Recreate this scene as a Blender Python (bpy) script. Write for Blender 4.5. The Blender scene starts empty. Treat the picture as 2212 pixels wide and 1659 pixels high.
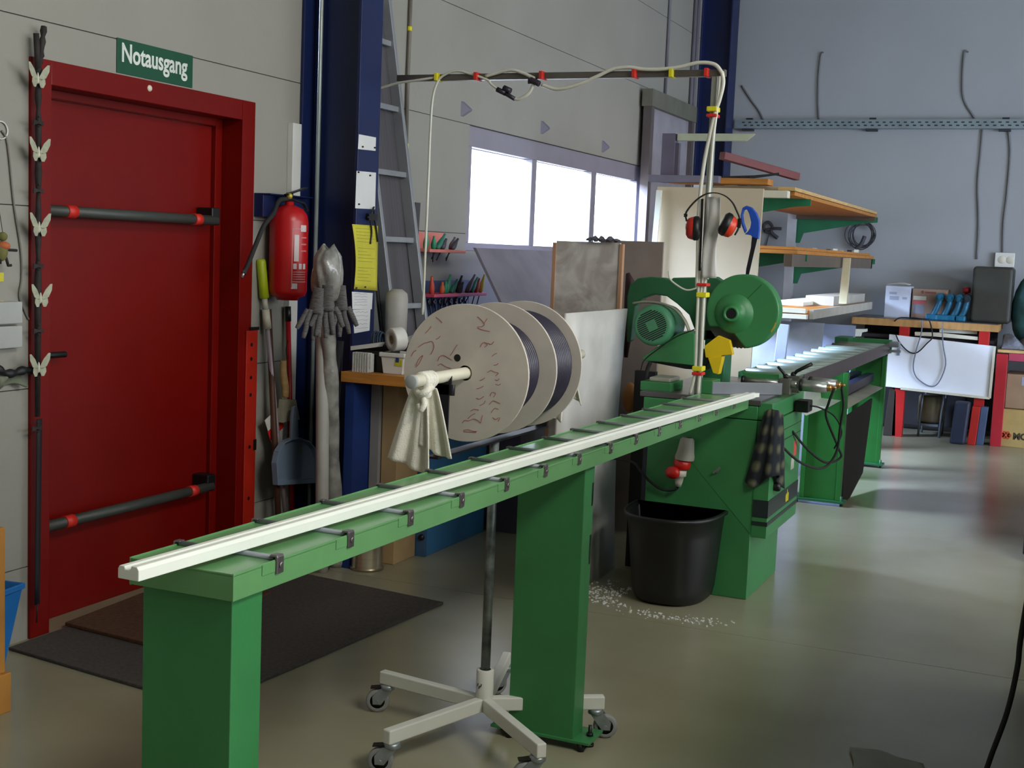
import bpy, bmesh, math, random
from mathutils import Vector, Matrix, Euler, noise
random.seed(7)
SC = bpy.context.scene
COL = SC.collection
PI = math.pi
# ------------------------------------------------------------ camera
F = 2791.12
YAW, PIT, ROL, CH = 0.40827, 0.103802, 0.041198, 1.5
cy, sy = math.cos(YAW), math.sin(YAW)
FW = Vector((-sy*math.cos(PIT), cy*math.cos(PIT), -math.sin(PIT)))
RT0 = Vector((cy, sy, 0)); UP0 = RT0.cross(FW)
RT = RT0*math.cos(ROL) + UP0*math.sin(ROL)
UP = -RT0*math.sin(ROL) + UP0*math.cos(ROL)
CAMP = Vector((0, 0, CH))
cam = bpy.data.cameras.new('camera'); camo = bpy.data.objects.new('camera', cam); COL.objects.link(camo)
cam.sensor_width = 36; cam.lens = F/2212*36; cam.clip_start = 0.05; cam.clip_end = 100
mw = Matrix(((RT.x, UP.x, -FW.x, 0), (RT.y, UP.y, -FW.y, 0), (RT.z, UP.z, -FW.z, CH), (0, 0, 0, 1)))
camo.matrix_world = mw
SC.camera = camo
def at(px, py, ax, v):
    """point of the place seen at photo pixel (px,py), lying on the plane ax=v"""
    d = FW + RT*((px-1106)/F) - UP*((py-829.5)/F)
    i = 'XYZ'.index(ax)
    t = (v-CAMP[i])/d[i]
    return CAMP + d*t
# ------------------------------------------------------------ world, lights, exposure
w = bpy.data.worlds.new('sky'); SC.world = w; w.use_nodes = True
bg = w.node_tree.nodes['Background']; bg.inputs[0].default_value = (0.86, 0.92, 1.0, 1); bg.inputs[1].default_value = 6.0
SC.view_settings.view_transform = 'Standard'; SC.view_settings.look = 'None'
SC.view_settings.gamma = 1; SC.view_settings.use_curve_mapping = False
SC.view_settings.exposure = 0.0
def area(name, loc, direction, sx, syy, power, color):
    """rectangle light: size sx runs horizontally, syy the other way"""
    l = bpy.data.lights.new(name, 'AREA'); l.shape = 'RECTANGLE'; l.size = sx; l.size_y = syy
    l.energy = power; l.color = color
    o = bpy.data.objects.new(name, l); COL.objects.link(o)
    z = -Vector(direction).normalized(); x = Vector((0, 1, 0)) if abs(z.z) > 0.8 else Vector((0, 0, 1)).cross(z)
    x = (x-z*x.dot(z)).normalized(); y = z.cross(x)
    o.matrix_world = Matrix(((x.x, y.x, z.x, loc[0]), (x.y, y.y, z.y, loc[1]), (x.z, y.z, z.z, loc[2]), (0, 0, 0, 1)))
    return o
XW, YF, XR, YB, ZC = -3.44, 12.4, 4.6, -3.0, 4.7      # left wall, far wall, right wall, back wall, ceiling
# daylight through windows and a roof light of the hall, plus added fills
area('sky_left_of_hall', (-6.8, 7.6, 3.9), (1, 0.30, -0.50), 3.4, 2.2, 6500, (0.62, 0.75, 1.0))
area('window_daylight_right', (XR+0.10, 3.0, 2.5), (-1, 0, -0.22), 7.0, 2.0, 50, (1.0, 0.97, 0.86))
area('gate_fill_right', (XR+0.12, 8.2, 1.5), (-1, 0.60, -0.12), 2.3, 2.5, 95, (0.58, 0.72, 1.0)).data.spread = math.radians(105)  # added fill from an unseen gate, brightens the far whiteboard
area('rooflight_daylight', (2.3, 1.9, ZC-0.06), (-0.55, 0.12, -1), 2.6, 1.6, 290, (1.0, 0.97, 0.88))
area('ceiling_fill_far', (1.8, 8.0, ZC-0.06), (-0.1, 0.0, -1), 2.6, 2.0, 25, (0.90, 0.94, 1.0))  # added fill under the closed ceiling, brightens the far end

# ------------------------------------------------------------ materials
def lin(c):
    return tuple((x/12.92 if x <= 0.04045 else ((x+0.055)/1.055)**2.4) for x in c)
def hx(h):
    return lin(tuple(int(h[i:i+2], 16)/255 for i in (0, 2, 4)))
MATS = {}
def mat(name, col, rough=0.5, metal=0.0, var=0.08, scale=6.0, bump=0.0, bscale=60, alpha=1.0, coat=0.0, trans=0.0, spec=0.5, col2=None, stretch=None, sheen=0):
    if name in MATS: return MATS[name]
    m = bpy.data.materials.new(name); m.use_nodes = True
    nt = m.node_tree; N = nt.nodes; L = nt.links
    b = N['Principled BSDF']
    c = hx(col) if isinstance(col, str) else col
    b.inputs['Roughness'].default_value = rough; b.inputs['Metallic'].default_value = metal
    b.inputs['Specular IOR Level'].default_value = spec
    b.inputs['Coat Weight'].default_value = coat
    b.inputs['Transmission Weight'].default_value = trans
    b.inputs['Sheen Weight'].default_value = sheen
    if alpha < 1: b.inputs['Alpha'].default_value = alpha
    tc = N.new('ShaderNodeTexCoord'); mp = N.new('ShaderNodeMapping')
    L.new(tc.outputs['Object'], mp.inputs[0])
    if stretch: mp.inputs['Scale'].default_value = stretch
    nz = N.new('ShaderNodeTexNoise'); nz.inputs['Scale'].default_value = scale; nz.inputs['Detail'].default_value = 5
    L.new(mp.outputs[0], nz.inputs['Vector'])
    rp = N.new('ShaderNodeValToRGB')
    c2 = (hx(col2) if isinstance(col2, str) else col2) if col2 else tuple(x*(1-var*2) for x in c)
    c1 = c if col2 else tuple(min(1, x*(1+var)) for x in c)
    rp.color_ramp.elements[0].position = 0.3; rp.color_ramp.elements[1].position = 0.7
    rp.color_ramp.elements[0].color = (*c2, 1); rp.color_ramp.elements[1].color = (*c1, 1)
    L.new(nz.outputs['Fac'], rp.inputs[0]); L.new(rp.outputs[0], b.inputs['Base Color'])
    if bump > 0:
        n2 = N.new('ShaderNodeTexNoise'); n2.inputs['Scale'].default_value = bscale; n2.inputs['Detail'].default_value = 4
        L.new(mp.outputs[0], n2.inputs['Vector'])
        bp = N.new('ShaderNodeBump'); bp.inputs['Strength'].default_value = bump; bp.inputs['Distance'].default_value = 0.01
        L.new(n2.outputs['Fac'], bp.inputs['Height']); L.new(bp.outputs[0], b.inputs['Normal'])
    MATS[name] = m
    return m
def glassmat(name, tint, gloss=0.06, rough=0.02):
    if name in MATS: return MATS[name]
    m = bpy.data.materials.new(name); m.use_nodes = True; nt = m.node_tree; nt.nodes.clear()
    o = nt.nodes.new('ShaderNodeOutputMaterial'); t = nt.nodes.new('ShaderNodeBsdfTransparent'); g = nt.nodes.new('ShaderNodeBsdfGlossy')
    t.inputs[0].default_value = (*tint, 1); g.inputs['Roughness'].default_value = rough
    x = nt.nodes.new('ShaderNodeMixShader'); x.inputs[0].default_value = gloss
    nt.links.new(t.outputs[0], x.inputs[1]); nt.links.new(g.outputs[0], x.inputs[2]); nt.links.new(x.outputs[0], o.inputs[0])
    MATS[name] = m
    return m

# ------------------------------------------------------------ mesh builder
class MB:
    def __init__(s): s.v = []; s.f = []; s.sm = []
    def add(s, vs, fs, smooth=False):
        n = len(s.v); s.v += [Vector(p) for p in vs]
        for f in fs: s.f.append([i+n for i in f]); s.sm.append(smooth)
        return s
    def box(s, x0, x1, y0, y1, z0, z1, M=None):
        vs = [Vector((x, y, z)) for x in (x0, x1) for y in (y0, y1) for z in (z0, z1)]
        if M is not None: vs = [M @ p for p in vs]
        return s.add(vs, [(0, 1, 3, 2), (4, 6, 7, 5), (0, 4, 5, 1), (2, 3, 7, 6), (0, 2, 6, 4), (1, 5, 7, 3)])
    def bar(s, p0, p1, w, h, up=(0, 0, 1), w2=None, h2=None):
        p0, p1 = Vector(p0), Vector(p1); d = (p1-p0).normalized(); u = Vector(up)
        if abs(d.dot(u)) > 0.98: u = Vector((0, 1, 0))
        r = d.cross(u).normalized(); u = r.cross(d)
        vs = []
        for p, a, b in ((p0, w, h), (p1, w2 or w, h2 or h)):
            for i, j in ((-1, -1), (1, -1), (1, 1), (-1, 1)): vs.append(p + r*(i*a/2) + u*(j*b/2))
        return s.add(vs, [(0, 3, 2, 1), (4, 5, 6, 7), (0, 1, 5, 4), (1, 2, 6, 5), (2, 3, 7, 6), (3, 0, 4, 7)])
    def tube(s, pts, r, n=10, r2=None, sq=1.0):
        pts = [Vector(p) for p in pts]; m = len(pts); rings = []
        t0 = (pts[1]-pts[0]).normalized()
        u = Vector((0, 0, 1)) if abs(t0.z) < 0.9 else Vector((1, 0, 0))
        u = (u - t0*u.dot(t0)).normalized()
        for i, p in enumerate(pts):
            a = pts[max(0, i-1)]; b = pts[min(m-1, i+1)]; t = (b-a)
            t = t.normalized() if t.length > 1e-9 else t0
            u = (u - t*u.dot(t)).normalized(); q = t.cross(u)
            if callable(r): rr = r(i/(m-1))
            else: rr = r if r2 is None else r+(r2-r)*i/(m-1)
            rings.append([p + u*(math.cos(k*2*PI/n)*rr) + q*(math.sin(k*2*PI/n)*rr*sq) for k in range(n)])
        vs = [p for R in rings for p in R]
        fs = [(i*n+k, i*n+(k+1) % n, (i+1)*n+(k+1) % n, (i+1)*n+k) for i in range(m-1) for k in range(n)]
        s.add(vs, fs, True)
        s.add(rings[0], [tuple(range(n-1, -1, -1))]); s.add(rings[-1], [tuple(range(n))])
        return s
    def cyl(s, p0, p1, r, n=20, r2=None): return s.tube([p0, p1], r, n, r2)
    def lathe(s, prof, o, ax=(0, 0, 1), n=28, arc=(0, 2*PI), smooth=True):
        o = Vector(o); ax = Vector(ax).normalized()
        u = Vector((1, 0, 0)) if abs(ax.x) < 0.9 else Vector((0, 1, 0)); u = (u-ax*u.dot(ax)).normalized(); q = ax.cross(u)
        full = abs(arc[1]-arc[0]-2*PI) < 1e-6; k = n if full else n+1
        vs = []
        for r, h in prof:
            for i in range(k):
                a = arc[0]+(arc[1]-arc[0])*i/n
                vs.append(o+ax*h+u*(math.cos(a)*r)+q*(math.sin(a)*r))
        fs = []
        for j in range(len(prof)-1):
            for i in range(n):
                i2 = (i+1) % k if full else i+1
                fs.append((j*k+i, j*k+i2, (j+1)*k+i2, (j+1)*k+i))
        return s.add(vs, fs, smooth)
    def prism(s, poly, off, smooth=False):
        off = Vector(off); a = [Vector(p) for p in poly]; n = len(a)
        vs = a+[p+off for p in a]
        s.add(vs, [tuple(range(n-1, -1, -1)), tuple(range(n, 2*n))]+[(i, (i+1) % n, n+(i+1) % n, n+i) for i in range(n)], smooth)
        return s
    def sheet(s, fn, nu, nv, th, smooth=True):
        P = [[Vector(fn(i/nu, j/nv)) for j in range(nv+1)] for i in range(nu+1)]
        def nrm(i, j):
            a = P[min(nu, i+1)][j]-P[max(0, i-1)][j]; b = P[i][min(nv, j+1)]-P[i][max(0, j-1)]
            c = a.cross(b); return c.normalized() if c.length > 1e-12 else Vector((0, 0, 1))
        A = [P[i][j]+nrm(i, j)*th/2 for i in range(nu+1) for j in range(nv+1)]
        B = [P[i][j]-nrm(i, j)*th/2 for i in range(nu+1) for j in range(nv+1)]
        W = nv+1; K = len(A); fs = []
        for i in range(nu):
            for j in range(nv):
                a = i*W+j; fs.append((a, a+W, a+W+1, a+1)); fs.append((K+a, K+a+1, K+a+W+1, K+a+W))
        for i in range(nu):
            fs.append((i*W, K+i*W, K+(i+1)*W, (i+1)*W)); a = i*W+nv; fs.append((a, a+W, K+a+W, K+a))
        for j in range(nv):
            fs.append((j, j+1, K+j+1, K+j)); a = nu*W+j; fs.append((a, K+a, K+a+1, a+1))
        return s.add(A+B, fs, smooth)
    def sphere(s, c, rx, ry=None, rz=None, nu=14, nv=9, M=None):
        ry = ry or rx; rz = rz or rx; c = Vector(c); vs = [];
        for j in range(nv+1):
            th = PI*j/nv
            for i in range(nu):
                a = 2*PI*i/nu; p = Vector((rx*math.sin(th)*math.cos(a), ry*math.sin(th)*math.sin(a), rz*math.cos(th)))
                if M is not None: p = M @ p
                vs.append(c+p)
        fs = [(j*nu+i, j*nu+(i+1) % nu, (j+1)*nu+(i+1) % nu, (j+1)*nu+i) for j in range(nv) for i in range(nu)]
        return s.add(vs, fs, True)
ORG = {}
def build(name, mb, m, parent=None, bevel=0.0, loc=None, seg=2):
    if parent is not None: o0 = ORG[parent.name]
    elif loc is not None: o0 = Vector(loc)
    else:
        xs = [p.x for p in mb.v]; ys = [p.y for p in mb.v]; zs = [p.z for p in mb.v]
        o0 = Vector(((min(xs)+max(xs))/2, (min(ys)+max(ys))/2, min(zs)))
    me = bpy.data.meshes.new(name)
    me.from_pydata([p-o0 for p in mb.v], [], mb.f)
    me.polygons.foreach_set('use_smooth', mb.sm)
    bm = bmesh.new(); bm.from_mesh(me); bmesh.ops.remove_doubles(bm, verts=bm.verts, dist=1e-5)
    bmesh.ops.recalc_face_normals(bm, faces=bm.faces); bm.to_mesh(me); bm.free()
    me.materials.append(m)
    o = bpy.data.objects.new(name, me); COL.objects.link(o)
    if parent is not None: o.parent = parent
    else: o.location = o0
    ORG[o.name] = o0
    if bevel > 0:
        b = o.modifiers.new('bevel', 'BEVEL'); b.width = bevel; b.segments = seg; b.limit_method = 'ANGLE'; b.angle_limit = math.radians(40)
        b.harden_normals = False
    return o
def tag(o, label, cat, group=None):
    o['label'] = label; o['category'] = cat
    if group: o['group'] = group
    return o
def thing(name, label, cat, loc, group=None):
    o = bpy.data.objects.new(name, None); COL.objects.link(o); o.location = loc; o.empty_display_size = 0.05
    ORG[o.name] = Vector(loc)
    return tag(o, label, cat, group)
def solo(name, mb, m, label, cat, group=None, bevel=0.0, loc=None):
    return tag(build(name, mb, m, None, bevel, loc), label, cat, group)
def struct(name, mb, m, bevel=0.0, parent=None):
    o = build(name, mb, m, parent, bevel, (0, 0, 0) if parent is None else None)
    if parent is None: o['kind'] = 'structure'
    return o
def dup(o, delta=(0, 0, 0), rotz=0, parent=None, label=None, group=None):
    c = o.copy(); COL.objects.link(c)
    if parent is None:
        c.location = o.location+Vector(delta); c.rotation_euler.z += rotz
    else: c.parent = parent
    ORG[c.name] = c.location.copy()
    if label: c['label'] = label
    if group: c['group'] = group
    for k in [x for x in SC.objects if x.parent == o]: dup(k, parent=c)
    return c
def catmull(pts, n=8):
    pts = [Vector(p) for p in pts]; P = [pts[0]*2-pts[1]]+pts+[pts[-1]*2-pts[-2]]; out = []
    for i in range(1, len(P)-2):
        for k in range(n):
            t = k/n; a, b, c, d = P[i-1], P[i], P[i+1], P[i+2]
            out.append(0.5*((2*b)+(c-a)*t+(2*a-5*b+4*c-d)*t*t+(3*b-a-3*c+d)*t**3))
    out.append(pts[-1]); return out
def text(name, body, size, origin, right, up, m, parent=None, extrude=0.001, sx=1.0, bold=0.0):
    cu = bpy.data.curves.new(name, 'FONT'); cu.body = body; cu.size = size; cu.extrude = extrude; cu.offset = bold
    to = bpy.data.objects.new(name+'_tmp', cu); COL.objects.link(to)
    dg = bpy.context.evaluated_depsgraph_get(); me = bpy.data.meshes.new_from_object(to.evaluated_get(dg))
    COL.objects.unlink(to); bpy.data.objects.remove(to)
    r = Vector(right).normalized(); u = Vector(up).normalized(); n = r.cross(u)
    o0 = ORG[parent.name] if parent else Vector(origin)
    for v in me.vertices:
        v.co = Vector(origin)+r*(v.co.x*sx)+u*v.co.y+n*v.co.z-o0
    me.materials.clear(); me.materials.append(m)
    o = bpy.data.objects.new(name, me); COL.objects.link(o)
    if parent: o.parent = parent
    else: o.location = o0
    ORG[o.name] = o0
    return o
# ------------------------------------------------------------ material set
wallm = mat('wall_paint', '918F86', 0.75, var=0.03, scale=2, bump=0.12, bscale=40)
wallf = mat('far_wall_paint', '9CA0A3', 0.75, var=0.03, scale=1.2, bump=0.05, bscale=30)
jointm = mat('joint_dark', '3A3830', 0.9)
floorm = mat('concrete', '9C9982', 0.25, var=0.07, scale=1.1, bump=0.05, bscale=7, col2='858168', spec=0.7)
redm = mat('red_paint', '6E0904', 0.34, var=0.05, scale=3, spec=0.28)
redb = mat('red_orange_paint', 'AE2210', 0.4, var=0.1, scale=8)
greenm = mat('green_paint', '38804A', 0.4, var=0.06, scale=5, bump=0.05, bscale=90)
greend = mat('green_paint_dark', '2A6A44', 0.42, var=0.06, scale=5)
greenb = mat('green_motor', '4C8F68', 0.45, var=0.08, scale=12)
bluem = mat('blue_paint', '0B1D4C', 0.45, var=0.08, scale=4)
blackm = mat('black_plastic', '0C0D0E', 0.45, var=0.2, scale=12, bump=0.05)
rubber = mat('rubber', '1D1D1E', 0.8)
steel = mat('steel', 'A8A8AA', 0.32, 0.9, var=0.1, scale=20)
zinc = mat('zinc', '9FA8AC', 0.42, 0.75, var=0.15, scale=14)
alu = mat('aluminium', 'BFC3C4', 0.35, 0.8, var=0.05, scale=10)
pvc = mat('white_profile', 'E9EDE2', 0.35, var=0.02)
whitep = mat('white_paint', 'D9DAD2', 0.4, var=0.04)
cream = mat('cream_plastic', 'D5D0BC', 0.5, var=0.04)
whitepl = mat('white_plastic', 'D2D2CC', 0.4, var=0.04)
towelm = mat('white_cotton', 'E2DED0', 0.95, var=0.05, scale=20, bump=0.3, bscale=220, sheen=0.3)
woodo = mat('orange_wood', 'B97B33', 0.55, var=0.15, scale=5, stretch=(1, 8, 8))
woodl = mat('pale_wood', 'C9A56A', 0.6, var=0.12, scale=4, stretch=(2, 2, 9))
chipm = mat('beige_board', 'BFB094', 0.7, var=0.04, scale=3)
carton = mat('cardboard', 'A98E66', 0.8, var=0.08, scale=4)
yellowm = mat('yellow_plastic', 'E0BE10', 0.45, var=0.04)
tapey = mat('yellow_tape', 'DDD420', 0.5)
taper = mat('red_tape', 'D0281C', 0.5)
hosem = mat('clear_hose', 'CFCFC0', 0.25, var=0.05)
greyb = mat('grey_board', '8A8583', 0.7, var=0.05)
paper = mat('paper', 'D2D3D2', 0.8, var=0.03)
ink = mat('ink', '3A3F55', 0.8)
cartong = mat('grey_fibreboard', 'C8BFB4', 0.75, var=0.06, scale=9, bump=0.05)
matg = mat('mat_grey', '4A443E', 0.98, var=0.15, scale=70, bump=0.6, bscale=300)
matb = mat('mat_brown', '5A3A22', 0.98, var=0.2, scale=60, bump=0.6, bscale=300)

# ------------------------------------------------------------ setting
DY0, DY1, DZ = 3.557, 4.913, 2.105
WY0, WY1, WZ0, WZ1 = 7.15, 10.56, 1.48, 2.238
m = MB(); zs = [0, 0.275, 0.93, 1.585, 2.24, 2.895, 3.55, 4.2, ZC]; g = 0.004
for i in range(len(zs)-1):
    z0, z1 = zs[i], zs[i+1]-g
    segs = [(YB, YF)]; 
    def cut(segs, a, b):
        out = []
        for p, q in segs:
            if p < a: out.append((p, min(q, a)))
            if q > b: out.append((max(p, b), q))
        return out
    parts = [(z0, z1, segs)]
    if z0 < DZ-0.03:
        zt = DZ-0.03
        if z1 > zt: parts = [(z0, zt, cut(segs, DY0+0.03, DY1-0.03)), (zt, z1, segs)]
        else: parts = [(z0, z1, cut(segs, DY0+0.03, DY1-0.03))]
    new = []
    for a, b, sg in parts:
        if b > WZ0 and a < WZ1:
            if a < WZ0: new.append((a, WZ0, sg)); a = WZ0
            new.append((a, b, cut(sg, WY0, WY1)))
        else: new.append((a, b, sg))
    for a, b, sg in new:
        for p, q in sg: m.box(XW-0.24, XW, p, q, a, b)
struct('wall_left', m, wallm, bevel=0.0)
jm = MB()
for z in (0.93, 1.585, 2.24, 2.895, 3.55):
    for p, q in ((YB, DY0+0.03), (DY1-0.03, WY0), (WY1, YF)) if 0 < z < DZ-0.03 else ((YB, YF),):
        jm.box(XW-0.20, XW-0.004, p, q, z-g, z)
struct('trim_1', jm, jointm)
struct('wall_far', MB().box(XW-0.24, XR+0.2, YF, YF+0.2, 0, ZC), wallf)
m = MB()
m.box(XR, XR+0.2, YB, 7.0, 0, 1.4).box(XR, XR+0.2, 9.4, YF, 0, 1.4).box(XR, XR+0.2, YB, YF, 3.6, ZC).box(XR, XR+0.2, YB, -0.6, 1.4, 3.6).box(XR, XR+0.2, 6.6, YF, 2.9, 3.6).box(XR, XR+0.2, 6.6, 7.0, 1.4, 2.9).box(XR, XR+0.2, 9.4, YF, 1.4, 2.9)
struct('wall_right', m, wallm)
struct('wall_back', MB().box(XW-0.24, XR+0.2, YB-0.2, YB, 0, ZC), wallm)
struct('ceiling', MB().box(XW-0.24, XR+0.2, YB-0.2, YF+0.2, ZC, ZC+0.2), mat('ceiling_sheet', 'A9ABA8', 0.7))
struct('floor', MB().box(XW-0.3, XR+0.2, YB-0.2, 5.010, -0.1, 0).box(XW-0.3, XR+0.2, 5.0135, YF+0.2, -0.1, 0), floorm)
struct('trim_2', MB().box(XW-0.3, XR+0.2, 5.009, 5.0145, -0.1, -0.002), jointm)
# window 1: strip window of three sashes in the left wall
wf = mat('window_frame', '8E8A94', 0.5, var=0.03)
m = MB(); xo = XW-0.045
m.box(xo-0.04, xo+0.03, WY0, WY1, WZ1-0.125, WZ1).box(xo-0.04, xo+0.03, WY0, WY1, WZ0, WZ0+0.05)
for ya, yb in ((WY0, 7.225), (8.18, 8.262), (9.350, 9.455), (10.45, WY1)):
    m.box(xo-0.04, xo+0.03, ya, yb, WZ0+0.05, WZ1-0.125)
win = struct('window_1', m, wf, bevel=0.004)
for a, b in ((7.225, 8.18), (8.262, 9.35), (9.455, 10.45)):
    p = build('pane', MB().box(xo-0.012, xo-0.006, a, b, WZ0+0.05, WZ1-0.125), glassmat('window_glass', (0.95, 0.97, 1)), win)
# window 2: strip window in the right wall, outside the view
m = MB()
m.box(XR+0.02, XR+0.08, -0.6, 6.6, 1.4, 1.47).box(XR+0.02, XR+0.08, -0.6, 6.6, 3.53, 3.6)
for y in (-0.56, 1.8, 4.2, 6.56): m.box(XR+0.02, XR+0.08, y-0.04, y+0.04, 1.47, 3.53)
struct('window_2', m, wf)

m = MB().box(XR+0.02, XR+0.08, 7.0, 9.4, 0.0, 0.08).box(XR+0.02, XR+0.08, 7.0, 9.4, 2.82, 2.9)  # unseen gate frame, added to go with the bluish fill light
for y in (7.04, 8.2, 9.36): m.box(XR+0.02, XR+0.08, y-0.04, y+0.04, 0.08, 2.82)
struct('fill_gate', m, wf)

# red emergency door
fr = MB(); fx = XW+0.012; fb = XW-0.16
fr.box(fb, fx, DY0, 3.655, 0, DZ).box(fb, fx, 4.815, DY1, 0, DZ).box(fb, fx, 3.655, 4.815, 2.018, DZ)
fr.box(fb, fx-0.105, 4.765, 4.815, 0, 2.018).box(fb, fx-0.105, 3.655, 3.67, 0, 2.018).box(fb, fx-0.105, 3.67, 4.765, 1.985, 2.018)
door = struct('door_1', fr, redm, bevel=0.003)
ORG['door_1'] = Vector((0, 0, 0))
leaf = build('door_leaf', MB().box(XW-0.155, XW-0.112, 3.671, 4.764, 0.0, 1.984), redm, door, bevel=0.003)
lx = XW-0.112
for z, nm in ((1.572, 'push_bar'), (0.392, 'push_bar')):
    b = build(nm, MB().cyl((lx+0.075, 3.66, z), (lx+0.075, 4.70, z), 0.021, 16), mat('bar_grey', '3C403B', 0.5), door)
    build('bar_clamp', MB().cyl((lx+0.075, 3.78, z), (lx+0.075, 3.83, z), 0.0245, 16).cyl((lx+0.075, 4.54, z), (lx+0.075, 4.585, z), 0.0245, 16), taper, b)
    build('bar_arm', MB().box(lx, lx+0.085, 3.665, 3.70, z-0.022, z+0.022).box(lx, lx+0.085, 4.66, 4.72, z-0.02, z+0.055), blackm, b, bevel=0.006)
h = build('door_handle', MB().box(lx, lx+0.012, 3.672, 3.71, 0.93, 1.14).tube([(lx+0.012, 3.69, 1.036), (lx+0.05, 3.69, 1.036)], 0.011, 12).tube([(lx+0.05, 3.68, 1.036), (lx+0.052, 3.81, 1.034)], 0.012, 12), blackm, door, bevel=0.002)
m = MB().box(fx, fx+0.008, 4.868, 4.955, 0.0, 1.085)
st = build('strike_rail', m, redb, door, bevel=0.003)
hm = MB()
for z in (1.02, 0.955, 0.87, 0.79, 0.55, 0.31): hm.lathe([(0, 0), (0.009, 0)], (fx+0.009, 4.905, z), (1, 0, 0), 12)
hm.box(fx+0.004, fx+0.0095, 4.895, 4.962, 1.085, 1.10).box(fx+0.0082, fx+0.0098, 4.935, 4.958, 0.53, 0.58)
build('rail_holes', hm, blackm, st)
build('latch_button', MB().lathe([(0, 0.006), (0.011, 0.004), (0.013, 0)], (fx, 4.19, 2.075), (1, 0, 0), 14), cream, door)
build('door_cable', MB().tube(catmull([(lx+0.004, 3.70, 0.93), (lx+0.006, 3.705, 0.75), (lx+0.006, 3.725, 0.55), (lx+0.005, 3.715, 0.44), (lx+0.004, 3.69, 0.425)]), 0.004, 6), cream, door)

# blue steel columns (H sections)
def column(y0, y1, xf, label):
    m = MB(); yc = (y0+y1)/2
    m.box(xf-0.016, xf, y0, y1, 0, ZC).box(XW+0.001, XW+0.017, y0, y1, 0, ZC).box(XW+0.017, xf-0.016, yc-0.006, yc+0.006, 0, ZC)
    return solo('steel_column', m, bluem, label, 'column', bevel=0.003)
C1 = column(5.285, 5.485, -3.115, 'dark blue steel H column between red door and ladder, sheets pinned on it')
C2 = column(12.08, 12.32, -3.14, 'dark blue steel H column in the far corner of the hall')
solo('steel_rail', MB().box(XW, XW+0.05, 4.93, 5.28, 1.60, 1.70).box(XW, XW+0.09, 4.93, 5.28, 1.70, 1.706), bluem, 'short dark blue steel rail on wall behind fire extinguisher', 'rail', bevel=0.002)

# door mats
def quad(pts, z, th):
    return MB().prism([Vector((p.x, p.y, z)) for p in pts], (0, 0, th))
q = [at(52, 1412, 'Z', 0.0), at(440, 1530, 'Z', 0.0), at(958, 1306, 'Z', 0.0)]; q.append(q[0]+q[2]-q[1]); q[3].x = XW+0.04; q[0].x = XW+0.04
solo('door_mat', quad(q, 0.0, 0.012), matg, 'large grey needle felt mat lying in front of red door', 'mat', bevel=0.003)
q = [at(140, 1352, 'Z', 0.012), at(330, 1400, 'Z', 0.012), at(585, 1284, 'Z', 0.012)]; q.append(q[0]+q[2]-q[1])
solo('door_mat', quad(q, 0.0125, 0.014), matb, 'small brown coir mat lying on top of grey felt mat', 'mat', bevel=0.003)

# escape sign
s0 = at(253, 82, 'X', XW+0.004); s1 = at(416.5, 120, 'X', XW+0.004)
t = thing('exit_sign', 'green sign reading Notausgang in white above red door', 'sign', (XW, s0.y, 2.115))
yA, yB2, zA, zB = s0.y, s1.y, 2.112, 2.243
build('sign_plate', MB().box(XW+0.001, XW+0.005, yA, yB2, zA, zB), mat('sign_green', '074A30', 0.45, var=0.03), t, bevel=0.001)
text('sign_lettering', 'Notausgang', 0.100, (XW+0.0055, yA+0.022, zA+0.046), (0, 1, 0), (0, 0, 1), mat('sign_white', 'D6DAD4', 0.5), t, 0.0006, sx=0.845, bold=0.0022)

# ------------------------------------------------------------ infeed roller table
TX0, TX1, TY0, TY1 = -1.497, -1.275, 1.79, 5.555
def tz(y): return 0.932-0.0085*(y-TY0)              # the table drops a little towards the saw
def shear(mb):
    for p in mb.v: p.z += tz(p.y)
    return mb
t = thing('roller_table', 'long green infeed roller table running from foreground to the saw', 'roller table', (-1.385, 3.6, 0))
m = MB()
m.box(TX0, TX1, TY0, TY1, -0.0065, -0.0035)                                  # bed
m.box(TX1-0.003, TX1, TY0, TY1, -0.049, 0.0).box(TX0, TX0+0.003, TY0, TY1, -0.049, 0.0)
m.box(TX0+0.003, TX1-0.003, TY0, TY0+0.003, -0.049, -0.001).box(TX0+0.003, TX1-0.003, TY1-0.003, TY1, -0.049, -0.001)
m.box(TX0+0.003, TX1-0.003, TY0+0.003, TY1-0.003, -0.049, -0.046)
build('table_bed', shear(m), mat('green_bed_sheen', '649862', 0.28, var=0.06, scale=5, bump=0.03, bscale=50), t, bevel=0.0012)  # paler, greyer than the other green: reflected white put into the colour
RY = [1.925, 2.173, 2.424, 2.677, 2.936, 3.195, 3.453, 3.726, 3.976, 4.230, 4.482, 4.744, 4.997, 5.282]
for y in RY:
    r = build('roller', shear(MB().cyl((TX0+0.006, y, 0.0), (TX1-0.008, y, 0.0), 0.0060, 12)), mat('roller_grey', '8D9299', 0.45, 0.1), t)
    build('roller_clip', shear(MB().box(TX1, TX1+0.005, y-0.011, y+0.011, -0.026, 0.006).box(TX1-0.012, TX1+0.004, y-0.011, y+0.011, 0.004, 0.008)
          .cyl((TX1+0.005, y, -0.010), (TX1+0.0085, y, -0.010), 0.006, 8)), mat('clip_steel', '8D8588', 0.35, 0.85), t, bevel=0.003)
    build('roller_clip', shear(MB().box(TX0-0.004, TX0, y-0.009, y+0.009, -0.018, 0.005).box(TX0-0.003, TX0+0.010, y-0.008, y+0.008, 0.003, 0.006)), MATS['clip_steel'], t, bevel=0.001)
    build('clip_tab', shear(MB().box(TX1-0.001, TX1+0.0018, y-0.052, y-0.012, -0.021, -0.002)), MATS['green_bed_sheen'], t, bevel=0.0006)
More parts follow.
